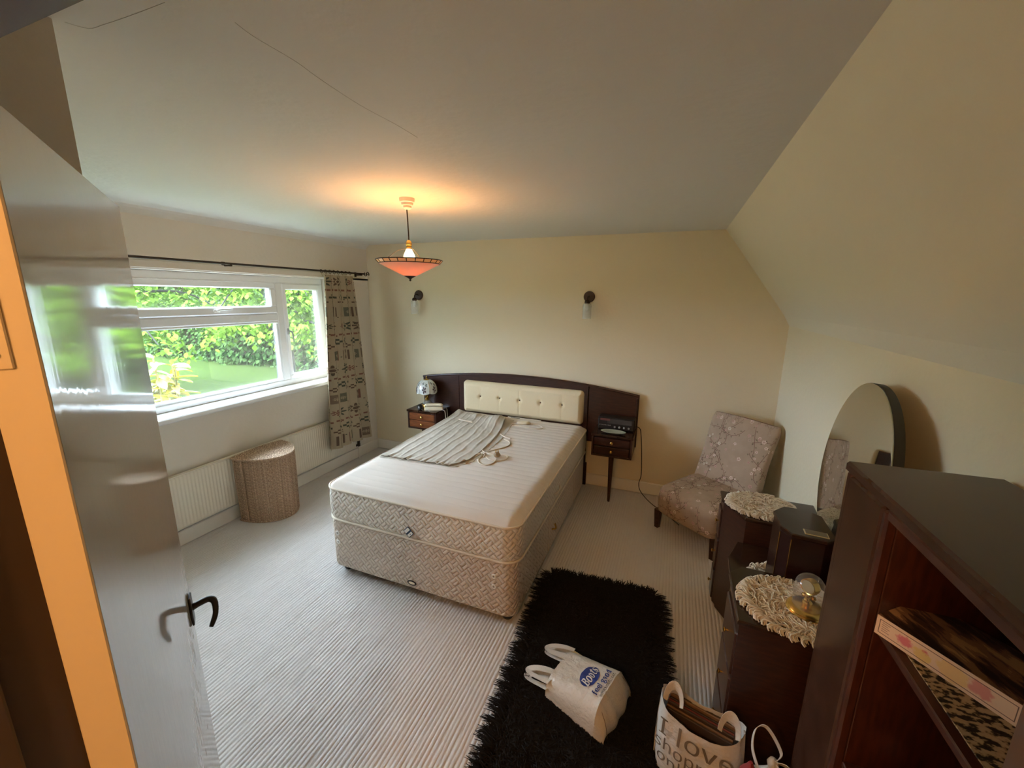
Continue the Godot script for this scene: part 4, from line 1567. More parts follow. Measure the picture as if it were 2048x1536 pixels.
# ---------------------------------------------------------------- slipper chair
func floral_image() -> Image:
	var n := 768
	var im := Image.create(n, n, false, Image.FORMAT_RGB8)
	var no := FastNoiseLite.new()
	no.seed = 4
	no.frequency = 0.006
	for y in n:
		for x in n:
			var k := 0.5 + 0.5 * no.get_noise_2d(x, y)
			im.set_pixel(x, y, rgb(164, 143, 122).lerp(rgb(180, 158, 136), k))
	var r := RandomNumberGenerator.new()
	r.seed = 21
	var dab := func(p: Vector2, rad: float, c: Color) -> void:
		for y in range(-int(rad) - 1, int(rad) + 2):
			for x in range(-int(rad) - 1, int(rad) + 2):
				if x * x + y * y <= rad * rad:
					im.set_pixel(posmod(int(p.x) + x, n), posmod(int(p.y) + y, n), c)
	var vine := rgb(118, 84, 76)
	var rose := rgb(146, 92, 92)
	var pale := rgb(222, 208, 188)
	var leafc := rgb(112, 100, 82)
	for s in 9:
		var p := Vector2(r.randf() * n, r.randf() * n)
		var a := r.randf() * TAU
		var turn := r.randf_range(0.005, 0.013) * (1.0 if s % 2 == 0 else -1.0)
		for k in 360:
			p += Vector2(cos(a), sin(a)) * 2.2
			a += turn * (1.0 + 1.2 * sin(k * 0.018))
			dab.call(p, 2.1, vine)
			if k % 18 == 9:
				var sd := 1.0 if (k / 18) % 2 == 0 else -1.0
				var d := Vector2(cos(a + sd * 0.9), sin(a + sd * 0.9))
				for q in 14:
					var o := p + d * q * 1.7
					dab.call(o, 1.2, leafc)
					if q == 13:
						for m in 5:
							var lv := Vector2(cos(a + m * 0.9), sin(a + m * 0.9))
							for z in 7:
								dab.call(o + lv * z * 1.5, 1.3, leafc)
	for f in 62:
		var c := Vector2(r.randf() * n, r.randf() * n)
		var rad := r.randf_range(11.0, 24.0)
		var tint := rose if f % 3 != 0 else leafc
		for k in 5:
			var a := TAU * k / 5 + f
			var pc := c + Vector2(cos(a), sin(a)) * rad * 0.55
			dab.call(pc, rad * 0.42, tint)
			dab.call(pc, rad * 0.36, pale if f % 2 == 0 else rgb(196, 170, 150))
			dab.call(pc - Vector2(cos(a), sin(a)) * rad * 0.1, rad * 0.1, tint)
		dab.call(c, rad * 0.24, tint)
		dab.call(c, rad * 0.12, pale)
	return im

func chair() -> void:
	# local +z looks out over the front edge of the seat
	var t := thing("slipper_chair", "low armless chair in beige floral fabric in the corner", "chair", V(3.545, 0, 0.735), -38)
	var fm := mat("floral_fabric", Color.WHITE, 0.9, 0.0, 0.2)
	fm.albedo_texture = ImageTexture.create_from_image(floral_image())
	fm.uv1_triplanar = true
	fm.uv1_scale = V(1.7, 1.7, 1.7)
	fm.uv1_triplanar_sharpness = 4.0
	# seat: rounded block, crowned on top
	var loops := []
	for q in [[0.15, 0.93], [0.165, 0.985], [0.22, 1.0], [0.3, 1.0], [0.345, 0.985], [0.37, 0.94], [0.385, 0.8], [0.392, 0.5], [0.395, 0.15]]:
		var lp := []
		for p in superloop(0.55 * q[1], 0.58 * q[1], 7.0, 56):
			lp.append(V(p.x, q[0] - 0.012 * (p.y / 0.3) * (1.0 if q[0] > 0.3 else 0.0) + 0.0, p.y - 0.25))
		loops.append(lp)
	part("seat", MB.new().loft(loops), fm, t)
	# back: leaning, a little waisted, with a rolled top
	loops = []
	for k in 17:
		var f := k / 16.0
		var y := 0.3 + 0.625 * f
		var zc := -0.465 - 0.15 * f - 0.02 * f * f
		var w := 0.545 - 0.03 * sin(PI * f) + 0.012 * f
		var th := lerpf(0.14, 0.085, f)
		var cl := sqrt(maxf(1.0 - pow(maxf(f - 0.9, 0.0) / 0.102, 2.0), 0.02))
		if f > 0.9:
			w = w - 0.04 * (1.0 - cl)
			th = th * maxf(cl, 0.25)
		var lp := []
		for p in superloop(w, th, 6.0, 48):
			lp.append(V(p.x, y + 0.02 * cos(p.x * 6.0) * f - 0.02, zc + p.y - 0.5 * p.x * p.x * f))
		loops.append(lp)
	part("backrest", MB.new().loft(loops), fm, t)
	for p in [Vector2(-0.25, 0.0), Vector2(0.25, 0.0), Vector2(-0.2, -0.5), Vector2(0.2, -0.5)]:
		var lg := MB.new()
		lg.loft([ring3(rrect(0.034, 0.034, 0.004, 2), 0.0, V(p.x, 0, p.y)), ring3(rrect(0.048, 0.048, 0.004, 2), 0.16, V(p.x, 0, p.y))])
		part("leg", lg, M.mahogany, t)

# ---------------------------------------------------------------- dressing table and what stands on it
func doily(called: String, label: String, at: Vector3, rx: float, rz: float, turn: float, n: int, sd: int) -> void:
	rng.seed = sd
	var t := thing(called, label, "doily", at, turn, "lace mats on the dressing table")
	if not M.has("lace"):
		bumpy(mat("lace", rgb(216, 205, 182), 0.9, 0.0, 0.2), M.fine, 0.6, V(9, 9, 9))
	var rim := []
	for k in 48:
		var a := TAU * k / 48
		rim.append(Vector2(cos(a) * rx * 0.86 * (1.0 + 0.05 * sin(a * 6.0)), sin(a) * rz * 0.86 * (1.0 + 0.05 * sin(a * 6.0))))
	part("cloth", MB.new().prism(rim, 0.001, 0.004), M.lace, t)
	var loop := MB.new()
	var lp := []
	for k in 9:
		var a := PI * k / 8
		lp.append(V(0.006 * sin(a * 2.0), 0.013 * sin(a), 0.013 * (1 - cos(a))))
	loop.tube(lp, 0.002, 5)
	var xs := []
	for i in n:
		var a := rv(0, TAU)
		var r := sqrt(rng.randf())
		if i % 4 == 0: r = rv(0.93, 1.02)
		var p := V(cos(a) * rx * r, 0.002, sin(a) * rz * r)
		var out := atan2(cos(a) * rx, sin(a) * rz) + rv(-0.6, 0.6) * (1.0 if r > 0.9 else 4.0)
		xs.append(Transform3D(Basis(Vector3.UP, out).scaled(Vector3.ONE * rv(0.8, 1.5)), p))
	many("loops", loop.mesh(), M.lace, t, xs)

func dresser() -> void:
	var t := thing("dressing_table", "dark glossy dressing table with two raised pedestals and a lower middle", "dressing table")
	var lq: Material = M.lacquer
	# plan outlines, x towards the wall, z along it
	var far := [Vector2(3.7, 1.285), Vector2(3.7, 1.4), Vector2(3.79, 1.58), Vector2(4.14, 1.6), Vector2(4.16, 1.285)]
	var near := [Vector2(3.71, 2.06), Vector2(3.66, 2.12), Vector2(3.655, 2.4), Vector2(4.11, 2.42), Vector2(4.12, 2.06)]
	var i := 0
	for poly in [far, near]:
		var ped := part("pedestal", MB.new().prism(poly, 0.03, 0.7, 0.004), M.mahogany, t)
		var grow := []
		var c := Vector2.ZERO
		for p in poly: c += p / poly.size()
		for p in poly:
			grow.append(p + (p - c).normalized() * 0.012)
		part("pedestal_top", MB.new().prism(grow, 0.7, 0.72, 0.005), lq, ped)
		var foot := []
		for p in poly: foot.append(p + (c - p).normalized() * 0.02)
		part("plinth", MB.new().prism(foot, 0.0, 0.032), M.mahogany, ped)
		# drawers on the front
		var zc: float = 1.34 if i == 0 else 2.26
		var fx: float = 3.699 if i == 0 else 3.657
		var wz: float = 0.1 if i == 0 else 0.25
		for k in 3:
			var d := part("drawer", MB.new().box(V(fx, 0.14 + 0.205 * k, zc), V(0.016, 0.19, wz), 0.005), M.mahogany, t)
			var kn := MB.new()
			kn.xf = Transform3D(Basis(Vector3.BACK, PI / 2), V(fx - 0.008, 0.14 + 0.205 * k, zc))
			kn.lathe([Vector2(0.004, 0.0), Vector2(0.004, 0.008), Vector2(0.01, 0.013), Vector2(0.01, 0.017), Vector2(0, 0.02)], 14)
			part("knob", kn, M.brass, d)
		i += 1
	part("middle_top", MB.new().prism([Vector2(3.76, 1.59), Vector2(3.7, 1.75), Vector2(3.69, 1.92), Vector2(3.71, 2.07), Vector2(4.13, 2.07), Vector2(4.14, 1.59)], 0.55, 0.575, 0.004), lq, t)
	part("apron", MB.new().prism([Vector2(3.79, 1.59), Vector2(3.735, 1.76), Vector2(3.725, 1.92), Vector2(3.74, 2.07), Vector2(3.8, 2.07), Vector2(3.8, 1.59)], 0.42, 0.55, 0.003), M.mahogany, t)
	part("back_panel", MB.new().box(V(4.12, 0.3, 1.83), V(0.02, 0.5, 0.5)), M.mahogany, t)
	# big round mirror on a dark board, with its post
	var m := thing("round_mirror", "large frameless round mirror on a dark backing board", "mirror", V(4.078, 1.165, 1.885))
	m.rotation_degrees = V(0, -4.5, -5.0)
	m.scale = Vector3.ONE * 0.865
	var mm := mat("mirror_silver", rgb(196, 196, 184), 0.03, 1.0)
	var face := MB.new()
	face.xf = Transform3D(Basis(Vector3.BACK, PI / 2), Vector3.ZERO)
	face.lathe([Vector2(0.438, 0.0), Vector2(0.438, 0.004), Vector2(0.43, 0.006), Vector2(0.0, 0.006)], 72)
	part("mirror_glass", face, mm, m)
	var bd := MB.new()
	bd.xf = Transform3D(Basis(Vector3.BACK, PI / 2), V(0.001, 0, 0))
	bd.lathe([Vector2(0.0, -0.04), Vector2(0.425, -0.04), Vector2(0.44, -0.034), Vector2(0.44, 0.0), Vector2(0.0, 0.0)], 72)
	part("backing_board", bd, mat("mirror_board", rgb(44, 40, 34), 0.5), m)
	for s in [-0.16, 0.16]:
		part("bracket", MB.new().box(V(0.022, -0.52, s), V(0.02, 0.3, 0.05), 0.004), M.mahogany, m)
	# lace mats
	doily("lace_mat", "shaggy cream lace mat on the dressing table beside the chair", V(3.885, 0.72, 1.42), 0.15, 0.13, 8, 1300, 91)
	doily("lace_mat", "shaggy cream lace mat under the glass-domed clock", V(3.87, 0.72, 2.27), 0.175, 0.15, -5, 1500, 92)
	doily("lace_mat", "cream lace mat under the tall dark box", V(3.905, 0.575, 1.92), 0.12, 0.14, 0, 900, 93)
	# tall dark box with clipped corners and a framed plate on its lid
	var bx := thing("keepsake_box", "tall dark red-brown box with clipped corners and small framed plate", "box", V(3.93, 0.583, 1.92))
	var oct := [Vector2(-0.085, -0.07), Vector2(-0.085, 0.06), Vector2(-0.055, 0.115), Vector2(0.06, 0.125), Vector2(0.1, 0.09), Vector2(0.1, -0.09), Vector2(0.05, -0.13), Vector2(-0.035, -0.13)]
	var dk := wood("box_wood", rgb(34, 16, 14), rgb(48, 24, 20), 0.25, V(2, 6, 2), 71)
	part("body", MB.new().prism(oct, 0.0, 0.31, 0.003), dk, bx)
	var og := []
	for p in oct: og.append(p * 1.05)
	part("lid", MB.new().prism(og, 0.31, 0.33, 0.004), lq, bx)
	var pl := MB.new().at(V(0.035, 0.3305, 0.085), V(0, -4, 0)).box(Vector3.ZERO, V(0.085, 0.004, 0.042), 0.001)
	var plate := part("plate_frame", pl, mat("plate_gold", rgb(206, 190, 140), 0.4, 0.3), bx)
	part("plate", MB.new().at(V(0.035, 0.3305, 0.085), V(0, -4, 0)).box(V(0, 0.0012, 0), V(0.076, 0.004, 0.034)), mat("plate_grey", rgb(112, 100, 80), 0.3, 0.2), plate)
	for p in [oct[1], oct[2]]:
		part("gilt_line", MB.new().tube([V(p.x - 0.001, 0.01, p.y + 0.001), V(p.x - 0.001, 0.3, p.y + 0.001)], 0.0018, 6), M.brass, bx)
	# small clock under a glass dome
	var ck := thing("dome_clock", "small brass clock under a clear glass dome", "clock", V(3.885, 0.734, 2.28))
	ck.scale = Vector3.ONE * 1.18
	part("base", MB.new().lathe([Vector2(0, 0), Vector2(0.052, 0), Vector2(0.054, 0.006), Vector2(0.05, 0.01), Vector2(0.052, 0.014), Vector2(0.046, 0.02), Vector2(0.036, 0.024), Vector2(0, 0.024)], 36), M.brass, ck)
	part("pillar", MB.new().lathe([Vector2(0.012, 0.024), Vector2(0.014, 0.034), Vector2(0.006, 0.044), Vector2(0.009, 0.056), Vector2(0.005, 0.066), Vector2(0, 0.066)], 18), M.brass, ck)
	var cf := MB.new()
	cf.xf = Transform3D(Basis(Vector3.UP, -0.9) * Basis(Vector3.RIGHT, PI / 2), V(0, 0.09, 0))
	cf.lathe([Vector2(0, -0.012), Vector2(0.024, -0.012), Vector2(0.026, 0.0), Vector2(0.024, 0.01), Vector2(0.021, 0.008), Vector2(0.0, 0.008)], 28)
	part("clock_drum", cf, M.brass, ck)
	cf = MB.new()
	cf.xf = Transform3D(Basis(Vector3.UP, -0.9) * Basis(Vector3.RIGHT, PI / 2), V(0, 0.09, 0))
	cf.lathe([Vector2(0.02, 0.0085), Vector2(0.0, 0.0085)], 28)
	part("dial", cf, mat("dial_cream", rgb(150, 138, 104), 0.4), ck)
	for k in 3:
		var a := TAU * k / 3
		part("ball", MB.new().at(V(cos(a) * 0.014, 0.05, sin(a) * 0.014)).lathe([Vector2(0, -0.008), Vector2(0.006, -0.005), Vector2(0.008, 0), Vector2(0.006, 0.005), Vector2(0, 0.008)], 12), M.brass, ck)
	var gd := mat("dome_glass", Color(1, 1, 1, 0.06), 0.02)
	gd.transparency = BaseMaterial3D.TRANSPARENCY_ALPHA
	var pr := []
	for q in [[0.04, 0.022], [0.04, 0.09]]: pr.append(Vector2(q[0], q[1]))
	for k in range(1, 9):
		var a := PI / 2 * k / 8
		pr.append(Vector2(cos(a) * 0.04, 0.09 + sin(a) * 0.04))
	part("glass_dome", MB.new().lathe(pr, 32), gd, ck)

# ---------------------------------------------------------------- cabinet by the door
func print_box_image() -> Image:
	# landscape-like print for the lid of the card box: browns, bark-like strokes
	var n := 256
	var im := Image.create(n, n, false, Image.FORMAT_RGB8)
	var no := FastNoiseLite.new()
	no.seed = 31
	no.frequency = 0.012
	for y in n:
		for x in n:
			var k := no.get_noise_2d(x * 0.35 + y * 0.25, y * 1.3 - x * 0.7)
			var c := rgb(118, 78, 60)
			if k > 0.25: c = rgb(190, 146, 98)
			elif k > 0.0: c = rgb(146, 106, 74)
			elif k < -0.25: c = rgb(50, 36, 26)
			elif k < -0.05: c = rgb(84, 58, 42)
			im.set_pixel(x, y, c)
	return im

func side_print_image() -> Image:
	# cream edge with a thin ruled border and pink and yellow washes
	var w := 512
	var h := 96
	var im := Image.create(w, h, false, Image.FORMAT_RGB8)
	im.fill(rgb(222, 186, 148))
	var no := FastNoiseLite.new()
	no.seed = 12
	no.frequency = 0.03
	for y in h:
		for x in w:
			var c := rgb(222, 186, 148)
			for s in [[120, 48, 34, rgb(206, 96, 100)], [190, 60, 40, rgb(220, 178, 96)], [205, 34, 14, rgb(198, 78, 84)], [300, 50, 60, rgb(224, 180, 112)], [390, 44, 44, rgb(208, 128, 112)]]:
				var d := Vector2(x - s[0], (y - s[1]) * 1.3).length()
				d += 16.0 * no.get_noise_2d(x, y)
				c = c.lerp(s[3], 0.85 * clampf((s[2] - d) / 12.0, 0.0, 1.0))
			im.set_pixel(x, y, c)
	var ink := rgb(104, 76, 58)
	for r in [Rect2i(14, 14, w - 28, 3), Rect2i(14, h - 17, w - 28, 3), Rect2i(14, 14, 3, h - 28), Rect2i(w - 17, 14, 3, h - 28)]:
		im.fill_rect(r, ink)
	for k in 5:
		im.fill_rect(Rect2i(26, 24 + k * 10, 34 - (k % 2) * 8, 3), rgb(150, 110, 92))
	return im

func cabinet() -> void:
	var t := thing("open_cabinet", "dark wooden cabinet with an open shelf beside the door", "cabinet", V(3.845, 0, 2.51), 1.6)
	# local x into the cabinet, local z towards the door
	var D := 0.335
	var L := 1.02
	var T := 1.4
	var cw: Material = M.cabinet_wood
	part("top_board", MB.new().box(V(D / 2, T, L / 2), V(D + 0.012, 0.03, L + 0.012), 0.006), cw, t)
	part("side_panel", MB.new().box(V(D / 2, T / 2 - 0.008, 0.012), V(D, T - 0.016, 0.024), 0.003), cw, t)
	part("side_panel", MB.new().box(V(D / 2, T / 2 - 0.008, L - 0.012), V(D, T - 0.016, 0.024), 0.003), cw, t)
	part("back_panel", MB.new().box(V(D - 0.006, T / 2, L / 2), V(0.012, T - 0.03, L - 0.03)), M.cabinet_red, t)
	part("front_stile", MB.new().box(V(0.012, 0.69, 0.11), V(0.024, 1.38, 0.2), 0.008), cw, t)
	part("stile_bead", MB.new().box(V(0.014, 0.69, 0.222), V(0.028, 1.37, 0.022), 0.006), M.cabinet_red, t)
	part("divider", MB.new().box(V(D / 2 + 0.01, 0.69, 0.225), V(D - 0.03, 1.37, 0.016), 0.002), M.cabinet_red, t)
	part("top_rail", MB.new().box(V(0.014, T - 0.03, 0.62), V(0.028, 0.034, 0.78), 0.008), M.cabinet_red, t)
	part("base_board", MB.new().box(V(D / 2, 0.06, L / 2), V(D - 0.01, 0.03, L - 0.05), 0.003), cw, t)
	part("plinth", MB.new().box(V(0.03, 0.03, L / 2), V(0.02, 0.06, L - 0.04), 0.003), cw, t)
	# shelves
	var sy := 1.07
	part("shelf", MB.new().box(V(D / 2 + 0.005, sy, 0.615), V(D - 0.03, 0.02, 0.76), 0.003), M.cabinet_red, t)
	part("shelf", MB.new().box(V(D / 2 + 0.005, 0.62, 0.615), V(D - 0.03, 0.02, 0.76), 0.003), M.cabinet_red, t)
	# mottled lining cloth on the shelf
	var lm := mat("lining_print", Color.WHITE, 0.85, 0.0, 0.2)
	lm.albedo_texture = noise_tex(0.03, 5, false, 1.0, ramp([[0.0, rgb(46, 40, 34)], [0.4, rgb(62, 54, 44)], [0.47, rgb(150, 124, 90)], [0.55, rgb(186, 158, 118)], [1.0, rgb(196, 170, 130)]]), 81)
	lm.uv1_triplanar = true
	lm.uv1_scale = V(2.6, 2.6, 4.2)
	var o := t.transform
	var lin := thing("shelf_lining", "black and buff mottled cloth lining the open cabinet shelf", "lining cloth", t.position, 1.6)
	part("cloth", MB.new().box(V(D / 2 + 0.014, sy + 0.0115, 0.615), V(D - 0.055, 0.003, 0.75), 0.001), lm, lin)
	# flat card box
	var top := mat("box_lid_print", Color.WHITE, 0.45)
	top.albedo_texture = ImageTexture.create_from_image(print_box_image())
	var side := mat("box_side_print", Color.WHITE, 0.6)
	side.albedo_texture = ImageTexture.create_from_image(side_print_image())
	var cb := thing("card_box", "flat cream card box with pink flower edge on the shelf", "box", o * V(0.142, sy + 0.014, 0.325), -50)
	# local x along the printed edge, local z towards the cabinet front
	var bw := 0.24
	var bd := 0.17
	var bh := 0.05
	part("tray", MB.new().box(V(0, bh / 2, 0), V(bw, bh - 0.002, bd), 0.001), mat("card_cream", rgb(214, 182, 146), 0.7), cb)
	var sp := MB.new()
	sp.grid([[V(-bw / 2, 0, bd / 2 + 0.0008), V(bw / 2, 0, bd / 2 + 0.0008)], [V(-bw / 2, bh, bd / 2 + 0.0008), V(bw / 2, bh, bd / 2 + 0.0008)]], false, true, [[Vector2(0, 1), Vector2(1, 1)], [Vector2(0, 0), Vector2(1, 0)]])
	part("printed_edge", sp, side, cb)
	var tp := MB.new()
	tp.grid([[V(-bw / 2, bh, -bd / 2), V(bw / 2, bh, -bd / 2)], [V(-bw / 2, bh, bd / 2), V(bw / 2, bh, bd / 2)]], false, false, [[Vector2(0, 0), Vector2(1, 0)], [Vector2(0, 1), Vector2(1, 1)]])
	part("printed_lid", tp, top, cb)
	# small things on the shelves
	var pk := thing("pink_pot", "smooth rounded pink pot on the mottled shelf lining", "pot", o * V(0.18, sy + 0.013, 0.55))
	part("body", MB.new().lathe([Vector2(0, 0), Vector2(0.04, 0), Vector2(0.055, 0.02), Vector2(0.058, 0.045), Vector2(0.045, 0.075), Vector2(0.02, 0.088), Vector2(0, 0.09)], 28), mat("pink_glaze", rgb(206, 140, 124), 0.4), pk)
	rng.seed = 19
	var cr := MB.new()
	var lp := []
	for k in 8:
		var row := []
		for j in 14:
			var th := TAU * j / 14
			var ph := PI * k / 7
			var rr := 0.024 * (0.75 + 0.35 * rng.randf())
			row.append(V(cos(th) * sin(ph) * rr, 0.022 - cos(ph) * 0.022, sin(th) * sin(ph) * rr))
		lp.append(row)
	cr.grid(lp, true)
	solo("crumpled_paper", cr, mat("paper_green", rgb(150, 142, 88), 0.8), "crumpled pale green paper wad at the end of the shelf", "paper", o * V(0.06, sy + 0.013, 0.262))
	var sc := MB.new()
	var rp := []
	for k in 49:
		var a := TAU * k / 48
		rp.append(V(cos(a) * 0.04, 0.022 + 0.005 * sin(a * 5.0), sin(a) * 0.04))
	sc.tube(rp, 0.021, 10, false)
	solo("hair_ring", sc, M.black_plastic, "dark ruffled hair ring on the lower cabinet shelf", "hair band", o * V(0.2, 0.632, 0.4))
	solo("soap_dish", MB.new().lathe([Vector2(0, 0), Vector2(0.03, 0), Vector2(0.045, 0.018), Vector2(0.042, 0.018), Vector2(0.028, 0.005), Vector2(0, 0.005)], 24), mat("dish_pink", rgb(170, 130, 122), 0.4), "small dusky pink dish on the lower cabinet shelf", "dish", o * V(0.13, 0.631, 0.3))

# ---------------------------------------------------------------- shaggy rug
func rug() -> void:
	rng.seed = 101
	var t := thing("shag_rug", "black long-pile shaggy rug beside the bed", "rug", V(3.085, 0, 2.2), 4.0)
	var bm := mat("rug_black", rgb(26, 23, 22), 0.9, 0.0, 0.3)
	var w := 0.7
	var l := 1.44
	var base := []
	for p in rrect(w - 0.03, l - 0.03, 0.08, 6): base.append(p)
	part("backing", MB.new().prism(base, 0.001, 0.012), bm, t)
	var tuft := MB.new()
	var rows := []
	for i in 5:
		var a := i / 4.0
		var ww := 0.0055 * (1.0 - 0.8 * a)
		rows.append([V(-ww, 0.03 * sin(a * 1.7), 0.05 * a * a), V(0, 0.03 * sin(a * 1.7) + 0.002, 0.05 * a * a), V(ww, 0.03 * sin(a * 1.7), 0.05 * a * a)])
	tuft.grid(rows)
	var xs := []
	for i in 26000:
		var p := Vector2(rv(-w / 2, w / 2), rv(-l / 2, l / 2))
		var e := Vector2(w / 2 - absf(p.x), l / 2 - absf(p.y))
		if e.x < 0.07 and e.y < 0.07 and Vector2(0.07 - e.x, 0.07 - e.y).length() > 0.075:
			continue
		var ang := rv(0, TAU)
		if minf(e.x, e.y) < 0.03:
			ang = (atan2(p.x, 0.0) if e.x < e.y else atan2(0.0, p.y)) + rv(-0.7, 0.7)
		xs.append(Transform3D(Basis(Vector3.UP, ang).scaled(V(rv(0.7, 1.5), rv(0.7, 1.2), rv(0.6, 1.25))), V(p.x, 0.008, p.y)))
	# matted locks that stick out along the rim
	for i in 96:
		var k := i / 96.0 * (2 * w + 2 * l)
		var p := Vector2.ZERO
		var ang := 0.0
		if k < w: p = Vector2(-w / 2 + k, -l / 2); ang = PI
		elif k < w + l: p = Vector2(w / 2, -l / 2 + k - w); ang = PI / 2
		elif k < 2 * w + l: p = Vector2(w / 2 - (k - w - l), l / 2); ang = 0.0
		else: p = Vector2(-w / 2, l / 2 - (k - 2 * w - l)); ang = -PI / 2
		var e := Vector2(w / 2 - absf(p.x), l / 2 - absf(p.y))
		if e.x < 0.05 and e.y < 0.05: continue
		p *= 0.985
		var an := ang + rv(-0.5, 0.5)
		var ln := rv(0.7, 1.35)
		for q in 14:
			xs.append(Transform3D(Basis(Vector3.UP, an + rv(-0.25, 0.25)).scaled(V(1.6, 0.6, ln * rv(0.6, 1.0))), V(p.x + rv(-0.012, 0.012), 0.006, p.y + rv(-0.012, 0.012))))
	many("pile", tuft.mesh(), bm, t, xs)

# ---------------------------------------------------------------- carrier bags
func bags() -> void:
	var film: Material = M.bag_film
	var wob := FastNoiseLite.new()
	wob.seed = 33
	wob.frequency = 4.0
	var sans := SystemFont.new()
	sans.font_names = PackedStringArray(["Droid Sans"])
	var bold := SystemFont.new()
	bold.font_names = PackedStringArray(["Droid Sans"])
	bold.font_weight = 700
	var serif := SystemFont.new()
	serif.font_names = PackedStringArray(["Droid Serif"])
	serif.font_italic = true
	serif.font_weight = 700
	# ---- bag lying on its back on the rug; local -z runs to the handles, local x across the print
	var a := thing("carrier_bag", "white carrier bag with blue oval logo lying on the black rug", "carrier bag", V(3.1, 0.035, 2.315), 0.0, "plastic carrier bags on the floor")
	a.rotation_degrees.y = 72.0
	var top := func(u: float, v: float) -> Vector3:
		# u across -1..1, v from the bottom seam 0 to the mouth 1
		var w := lerpf(0.285, 0.25, v)
		var h := 0.145 * (1.0 - 0.35 * v) * pow(maxf(1.0 - pow(absf(u), 5.0), 0.0), 0.34)
		h += (0.008 * wob.get_noise_2d(u * 0.9, v * 1.2) + 0.002 * wob.get_noise_2d(u * 2.6 + v, v * 2.6)) * (1.0 - u * u)
		return V(u * w * 0.5, h, 0.115 - 0.26 * v)
	var rows := []
	for i in 31:
		var v := i / 30.0
		var row := []
		for j in 41:
			var u := -1.0 + j / 20.0
			row.append(top.call(signf(u) * (1.0 - pow(1.0 - absf(u), 1.8)), v))
		rows.append(row)
	part("front", MB.new().grid(rows, false, true), film, a)
	# underside and slack bottom gusset
	rows = []
	for i in 15:
		var f := i / 14.0
		var row := []
		for j in 41:
			var u := -1.0 + j / 20.0
			u = signf(u) * (1.0 - pow(1.0 - absf(u), 1.8))
			var p: Vector3 = top.call(u, 0.0)
			var out := 0.06 * sin(f * PI * 0.62) * (1.0 - 0.35 * u * u)
			row.append(V(p.x * (1.0 - 0.06 * f), p.y * (1.0 - f) + 0.004 * sin(u * 14.0) * sin(PI * f), p.z + out + 0.008 * absf(u) * sin(f * PI) - 0.004 * cos(u * 9.0) * f))
		rows.append(row)
	part("gusset", MB.new().grid(rows, false, false), film, a)
	rows = []
	for i in 12:
		var row := []
		for j in 15:
			var u := -1.0 + j / 7.0
			row.append(V(u * lerpf(0.285, 0.25, i / 11.0) * 0.5, 0.0005, 0.115 - 0.26 * i / 11.0))
		rows.append(row)
	part("back", MB.new().grid(rows, false, false), film, a)
	part("crease", MB.new().tube(curve_pts([V(-0.1, 0.128, 0.118), V(-0.115, 0.08, 0.155), V(-0.12, 0.02, 0.17)], 6), 0.0012, 5), M.ink_grey, a)
	part("crease", MB.new().tube(curve_pts([V(0.1, 0.128, 0.118), V(0.112, 0.08, 0.155), V(0.12, 0.02, 0.17)], 6), 0.0012, 5), M.ink_grey, a)
	# handles: flat loops
	for s in [-1.0, 1.0]:
		var outer := []
		var inner := []
		for k in 19:
			var q := k / 18.0
			var th := PI * q
			outer.append(V(s * lerpf(0.126, 0.038, 0.5 - 0.5 * cos(th)), 0.082 - 0.05 * sin(th), -0.135 - 0.155 * pow(sin(th), 0.75)))
			inner.append(V(s * lerpf(0.1, 0.07, 0.5 - 0.5 * cos(th)), 0.088 - 0.048 * sin(th), -0.13 - 0.125 * pow(sin(th), 0.85)))
		part("handle", MB.new().sheet([outer, inner], 0.0015), film, a)
		var o2 := []
		var i2 := []
		for k in 19:
			o2.append(outer[k] + V(0.006 * s, -0.03, -0.004))
			i2.append(inner[k] + V(0.006 * s, -0.03, 0.004))
		part("handle", MB.new().sheet([o2, i2], 0.0015), film, a)
	# printed oval, lettering
	var spot := func(x: float, y: float, off: float) -> Vector3:
		# print frame: x across, y towards the handles, from the bag's bottom seam
		var v := y / 0.26
		var w := lerpf(0.285, 0.25, v)
		return (top.call(x / (w * 0.5), v) as Vector3) + V(0, off, 0)
	var ov := MB.new()
	var orow := []
	for i in 8:
		var row := []
		for j in 41:
			var th := TAU * j / 40
			row.append(spot.call(cos(th) * 0.06 * i / 7.0, 0.1 + sin(th) * 0.04 * i / 7.0, 0.0026))
		orow.append(row)
	ov.grid(orow)
	var logo := part("logo_oval", ov, M.ink_blue, a)
	part("logo_lettering", print_text("Boots", 0.046, func(x, y): return spot.call(x * 0.85 + 0.25 * y, 0.1 + y * 1.25 - 0.002, 0.0048), serif), M.ink_white, logo)
	part("lettering", print_text("feel good", 0.034, func(x, y): return spot.call(x, 0.038 + y, 0.004), bold), M.ink_blue, a)
	part("lettering", print_text("www.boots.com", 0.02, func(x, y): return spot.call(x, 0.012 + y, 0.004), sans), M.ink_black, a)
	var bx := MB.new().box(V(0.02, 0.05, -0.06), V(0.19, 0.07, 0.17), 0.004)
	part("packet_inside", bx, mat("packet", rgb(190, 168, 120), 0.6), a)
	part("packet_band", MB.new().box(V(0.06, 0.052, -0.1455), V(0.06, 0.05, 0.002)), mat("packet_teal", rgb(110, 140, 128), 0.6), a)

	# ---- upright bag with grey lettering, magazines showing in its mouth
	var b := thing("carrier_bag", "white carrier bag with grey lettering holding brown magazines", "carrier bag", V(3.56, 0.0, 2.475), 0.0, "plastic carrier bags on the floor")
	b.rotation_degrees.y = -15.0
	var W := 0.29
	var Dp := 0.115
	var Hh := 0.36
